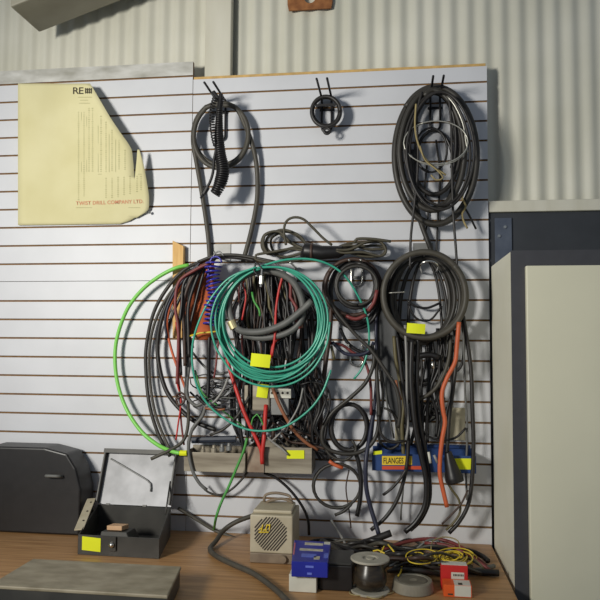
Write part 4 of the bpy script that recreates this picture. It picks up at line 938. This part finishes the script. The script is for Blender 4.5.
oa, ob = B(444, 598), B(472, 598); oy = -.556
bm = bmesh.new(); box(bm, oa.x, ob.x, oy, oy + .055, BENCH + .0004, BENCH + .034); bevel(bm, .001, 1); obj('carton', bm, M_OBOX, t)
bm = bmesh.new(); box(bm, oa.x + .031, ob.x - .003, oy - .0008, oy - .0001, BENCH + .003, BENCH + .0335); obj('white_patch', bm, M_CARD, t)
bm = bmesh.new(); box(bm, oa.x + .031, ob.x - .003, oy + .001, oy + .045, BENCH + .0341, BENCH + .0347); obj('white_patch', bm, M_CARD, t)
bm = bmesh.new(); box(bm, oa.x + .042, oa.x + .054, oy + .003, oy + .02, BENCH + .0348, BENCH + .0353); box(bm, oa.x + .012, oa.x + .026, oy - .0008, oy - .0001, BENCH + .006, BENCH + .010); obj('printed_line', bm, M_INKD, t)

# ================================================================== SPOOL AND ROLL
sc_ = Vector((-.066, -.545, BENCH)); rf = .058
t = empty('wire_spool', sc_, 'wire spool with a grey round top flange and dark glossy winding', 'spool')
bm = bmesh.new(); lathe(bm, sc_, [(rf - .002, .0006), (rf, .002), (rf, .006), (rf - .002, .0075)]); obj('bottom_flange', bm, M_SPOOL, t)
bm = bmesh.new(); lathe(bm, sc_, [(rf - .026, .008), (rf - .015, .016), (rf - .009, .032), (rf - .010, .05), (rf - .017, .066), (rf - .022, .08), (rf - .026, .0915)]); obj('winding', bm, M_WIND, t, smooth=True)
bm = bmesh.new(); lathe(bm, sc_, [(rf - .001, .092), (rf, .0935), (rf, .097), (rf - .002, .0985), (rf * .45, .0985), (rf * .38, .0975), (rf * .36, .094), (rf * .2, .094), (rf * .2, .0975), (rf * .1, .0975)]); obj('top_flange', bm, M_SPOOL, t)
bm = bmesh.new(); tube(bm, [sc_ + Vector(((rf + .004 + .008 * math.sin(i * .9)) * math.cos(R(200 + i * 10)), (rf + .004 + .008 * math.sin(i * .9)) * math.sin(R(200 + i * 10)), .004)) for i in range(17)], .0018, 6); obj('loose_end', bm, M_TAN, t, smooth=True)
rc = Vector((.060, -.515, BENCH)); rr = .062
t = empty('tape_roll', rc, 'flat grey roll lying on the bench between the wire spool and the red carton', 'roll')
bm = bmesh.new(); lathe(bm, rc, [(rr - .001, .0006), (rr + .001, .003), (rr - .004, .028), (rr - .006, .031), (rr * .74, .031), (rr * .72, .0285)]); obj('rim', bm, M_ROLL, t)
bm = bmesh.new(); lathe(bm, rc, [(rr * .71, .020), (rr * .71, .0285), (rr * .66, .0305), (rr * .2, .030), (rr * .16, .027)]); obj('core', bm, M_ROLLD, t)

# ================================================================== CABLE PILE AND HOSES ON THE BENCH
cable('rubber_hose', 'thick grey hose bending left of the fan heater towards the front of the bench', 'hose', [(268, 512, .075), (252, 516, .085), (236, 522, .10), (224, 530, .115), ('b', 216, 541, .018), ('b', 210, 549, .010), ('b', 216, 556, .010), ('b', 232, 564, .010), ('b', 254, 574, .010), ('b', 276, 590, .010), ('b', 292, 606, .010)], 2.3, M_RUB2)
cable('rubber_hose', 'grey hose lying on the bench from the hose bend to the fan heater', 'hose', [(178, 508, .03), (196, 519, .03), (214, 530, .03), (232, 537, .05), (246, 542, .07), (256, 543, .08)], 1.7, M_RUB2)
cable('power_cable', 'thin cable drooping on the wall left of the green tube, above the bench', 'cable', [(200, 484, .05), (208, 492, .05), (220, 495, .05), (232, 489, .05), (243, 478, .05), (250, 468, .055)], 1.1, M_RUB)
cable('power_cable', 'black cable running from the metal trays down to the bench behind the blue box', 'cable', [(264, 473, .06), (276, 478, .06), (290, 490, .06), (302, 506, .06), (308, 520, .06), (309, 535, .06)], 1.4, M_BLK)
cable('pipe_offcut', 'thick black tube end pointing up to the right beside the lowest cable ring', 'tube', [('b', 338, 553, .012), ('b', 352, 548, .025), ('b', 370, 541, .045), ('b', 391, 533, .072)], 3.3, M_BLKS)
cable('power_cable', 'thick dark cable lying from the blue box rightwards along the wall foot', 'cable', [('b', 296, 546, .008), ('b', 315, 547, .010), ('b', 345, 554, .014), ('b', 375, 556, .02), ('b', 400, 553, .012)], 2.4, M_BLKS)
cable('power_cable', 'dark cable slanting between the blue box and the spool', 'cable', [('b', 322, 541, .03), ('b', 335, 548, .03), ('b', 350, 558, .012), ('b', 368, 572, .008)], 2.8, M_RUB)
pile = [
 ('maroon cable arching over the back of the cable pile on the bench', [('b', 375, 553, .02), ('b', 390, 547, .035), ('b', 410, 541, .045), ('b', 430, 539, .05), ('b', 450, 542, .05), ('b', 470, 553, .035), ('b', 487, 567, .012)], 1.7, M_MAR),
 ('second maroon cable in the right side of the cable pile', [('b', 425, 543, .055), ('b', 445, 545, .06), ('b', 463, 552, .05), ('b', 480, 563, .03), ('b', 491, 571, .012)], 1.5, M_MAR),
 ('grey cable sweeping right across the front of the cable pile', [('b', 385, 560, .012), ('b', 405, 568, .012), ('b', 430, 572, .012), ('b', 455, 572, .014), ('b', 478, 570, .014), ('b', 494, 566, .012)], 2.0, M_GREY),
 ('thick black cable end pointing right out of the cable pile', [('b', 440, 566, .03), ('b', 460, 570, .018), ('b', 480, 572, .012), ('b', 499, 573, .012)], 2.8, M_BLK),
 ('black cable looping through the left of the cable pile', [('b', 384, 552, .02), ('b', 396, 548, .03), ('b', 414, 549, .035), ('b', 424, 555, .03), ('b', 414, 563, .015), ('b', 396, 562, .012), ('b', 386, 556, .012)], 1.7, M_BLKS),
 ('navy cable lying across the middle of the cable pile', [('b', 410, 552, .04), ('b', 430, 548, .048), ('b', 450, 550, .045), ('b', 466, 556, .04), ('b', 482, 566, .02)], 1.6, M_NAVY),
 ('dark cable along the back right of the cable pile', [('b', 455, 549, .02), ('b', 470, 551, .02), ('b', 482, 556, .016), ('b', 488, 561, .012)], 2.3, M_BLKS),
 ('olive cable at the right end of the cable pile', [('b', 458, 561, .03), ('b', 470, 558, .04), ('b', 480, 564, .028), ('b', 484, 570, .014)], 1.2, M_OLV),
 ('grey cable under the yellow wire tangle', [('b', 400, 571, .02), ('b', 420, 563, .02), ('b', 440, 566, .02), ('b', 462, 564, .02), ('b', 476, 572, .010)], 1.8, M_RUB2),
 ('brown cable crossing the left part of the cable pile', [('b', 372, 560, .02), ('b', 385, 556, .035), ('b', 400, 557, .025), ('b', 415, 560, .02), ('b', 428, 566, .012)], 1.2, M_BRN),
 ('grey wire in the cable pile behind the flat grey roll', [('b', 390, 566, .03), ('b', 404, 560, .035), ('b', 422, 560, .032), ('b', 436, 565, .02)], 1.0, M_GREYL),
]
for lab, p, r_, m_ in pile: cable('power_cable', lab, 'cable', p, r_, m_, sides=8)
rnd = random.Random(21)
for k in range(18):
    x0 = 372 + rnd.uniform(-8, 50); x1 = x0 + rnd.uniform(45, 75); x1 = min(x1, 492); yb = rnd.uniform(544, 570); hb = .012 + .0035 * k
    cable('power_cable', 'dark cable lying in the tangled pile at the right end of the bench', 'cable', [('b', x0, yb + rnd.uniform(-2, 6), .012), ('b', x0 * .7 + x1 * .3, yb - rnd.uniform(0, 8), hb), ('b', x0 * .4 + x1 * .6, yb - rnd.uniform(-2, 6), hb), ('b', x1, yb + rnd.uniform(0, 8), .012)], rnd.uniform(1.0, 2.0), (M_GREY, M_BLKS, M_RUB2, M_BLK, M_BRN, M_RUB)[k % 6], group='cables in the pile on the bench')
for k in range(8):
    x0 = 300 + k * 9; yb = 545 + (k % 3) * 3
    cable('power_cable', 'dark cable lying along the wall foot behind the blue box and spool', 'cable', [('b', x0, yb, .012), ('b', x0 + 18, yb - 5, .02 + .006 * k), ('b', x0 + 40, yb + rnd.uniform(-6, 4), .03), ('b', x0 + 62, yb + rnd.uniform(-4, 8), .012)], rnd.uniform(1.4, 2.3), (M_BLKS, M_RUB, M_BLK, M_RUB2)[k % 4], group='cables along the wall foot')
def tangle(name, label, cx, cy, rx, ry, n, h, m, seed, rp):
    rnd = random.Random(seed); P = []
    for i in range(n * 9):
        k = i / 9; a = 2 * math.pi * k + math.sin(k * 1.7) * .5
        s = .65 + .35 * math.sin(k * 2.3 + seed)
        P.append(B(cx + rx * s * math.cos(a) + 5 * math.sin(k * .9), cy + ry * s * math.sin(a) + 2 * math.sin(k * 1.3), h + .018 * (1 + math.sin(a * .5 + k * 2))))
    bm = bmesh.new(); tube(bm, catmull(P, .008), rp * PX, 6); return tag(obj(name, bm, m, smooth=True), label, 'wire')
tangle('wire_tangle', 'tangle of yellow wire on top of the cable pile behind the red carton', 452, 557, 20, 8, 11, .026, M_YEL, 3, .6)
tangle('wire_tangle', 'smaller loose tangle of yellow wire left of the main yellow tangle', 420, 557, 18, 7, 4, .034, M_YEL, 8, .5)
cable('wire', 'yellow wire arching over the left of the cable pile beside the spool', 'wire', [('b', 381, 553, .035), ('b', 386, 544, .055), ('b', 391, 548, .06), ('b', 397, 556, .05), ('b', 402, 562, .03), ('b', 401, 571, .035), ('b', 398, 576, .034)], .75, M_YEL)
cable('wire', 'short yellow wire end curling left beside the spool', 'wire', [('b', 373, 551, .04), ('b', 378, 550, .045), ('b', 384, 553, .04), ('b', 392, 555, .035)], .7, M_YEL)
cable('wire', 'thin yellow wire standing in a tall loop above the cable pile', 'wire', [('b', 430, 566, .04), ('b', 431, 552, .06), ('b', 433, 541, .07), ('b', 446, 537, .075), ('b', 458, 541, .07), ('b', 460, 551, .05)], .6, M_TAN)
cable('twine', 'pale frayed cable ends poking up behind the blue box', 'wire', [(331, 520, .10), (336, 528, .10), (340, 534, .11), ('b', 346, 545, .03)], 1.2, M_GREYL)
cable('twine', 'thin dark wire hanging inside the lowest cable ring', 'wire', [(349, 470, .08), (346, 488, .08), (349, 510, .08), (351, 528, .08)], .7, M_BRN)

# ================================================================== LIGHT
w = bpy.data.worlds.new('world'); sc.world = w; w.use_nodes = True
bg = w.node_tree.nodes['Background']; bg.inputs['Color'].default_value = (.74, .85, 1.0, 1); bg.inputs['Strength'].default_value = .23
def area(name, loc, target, sx, sy, power, col):
    d = bpy.data.lights.new(name, 'AREA'); d.shape = 'RECTANGLE'; d.size = sx; d.size_y = sy; d.energy = power; d.color = col
    o = bpy.data.objects.new(name, d); COL.objects.link(o); o.location = loc
    o.rotation_euler = (Vector(target) - Vector(loc)).to_track_quat('-Z', 'Y').to_euler(); return o
ld = bpy.data.lights.new('shop_lamp', 'SPOT'); ld.energy = 490; ld.color = (1.0, .97, .89); ld.shadow_soft_size = .3; ld.spot_size = R(68); ld.spot_blend = 1.0
lo = bpy.data.objects.new('shop_lamp', ld); COL.objects.link(lo); lo.location = (-2.15, -3.3, 2.35)
lo.rotation_euler = (Vector((-.65, 0, 2.0)) - lo.location).to_track_quat('-Z', 'Y').to_euler()
vs = sc.view_settings; vs.view_transform = 'Standard'; vs.look = 'None'; vs.gamma = 1; vs.use_curve_mapping = False; vs.exposure = 0.0
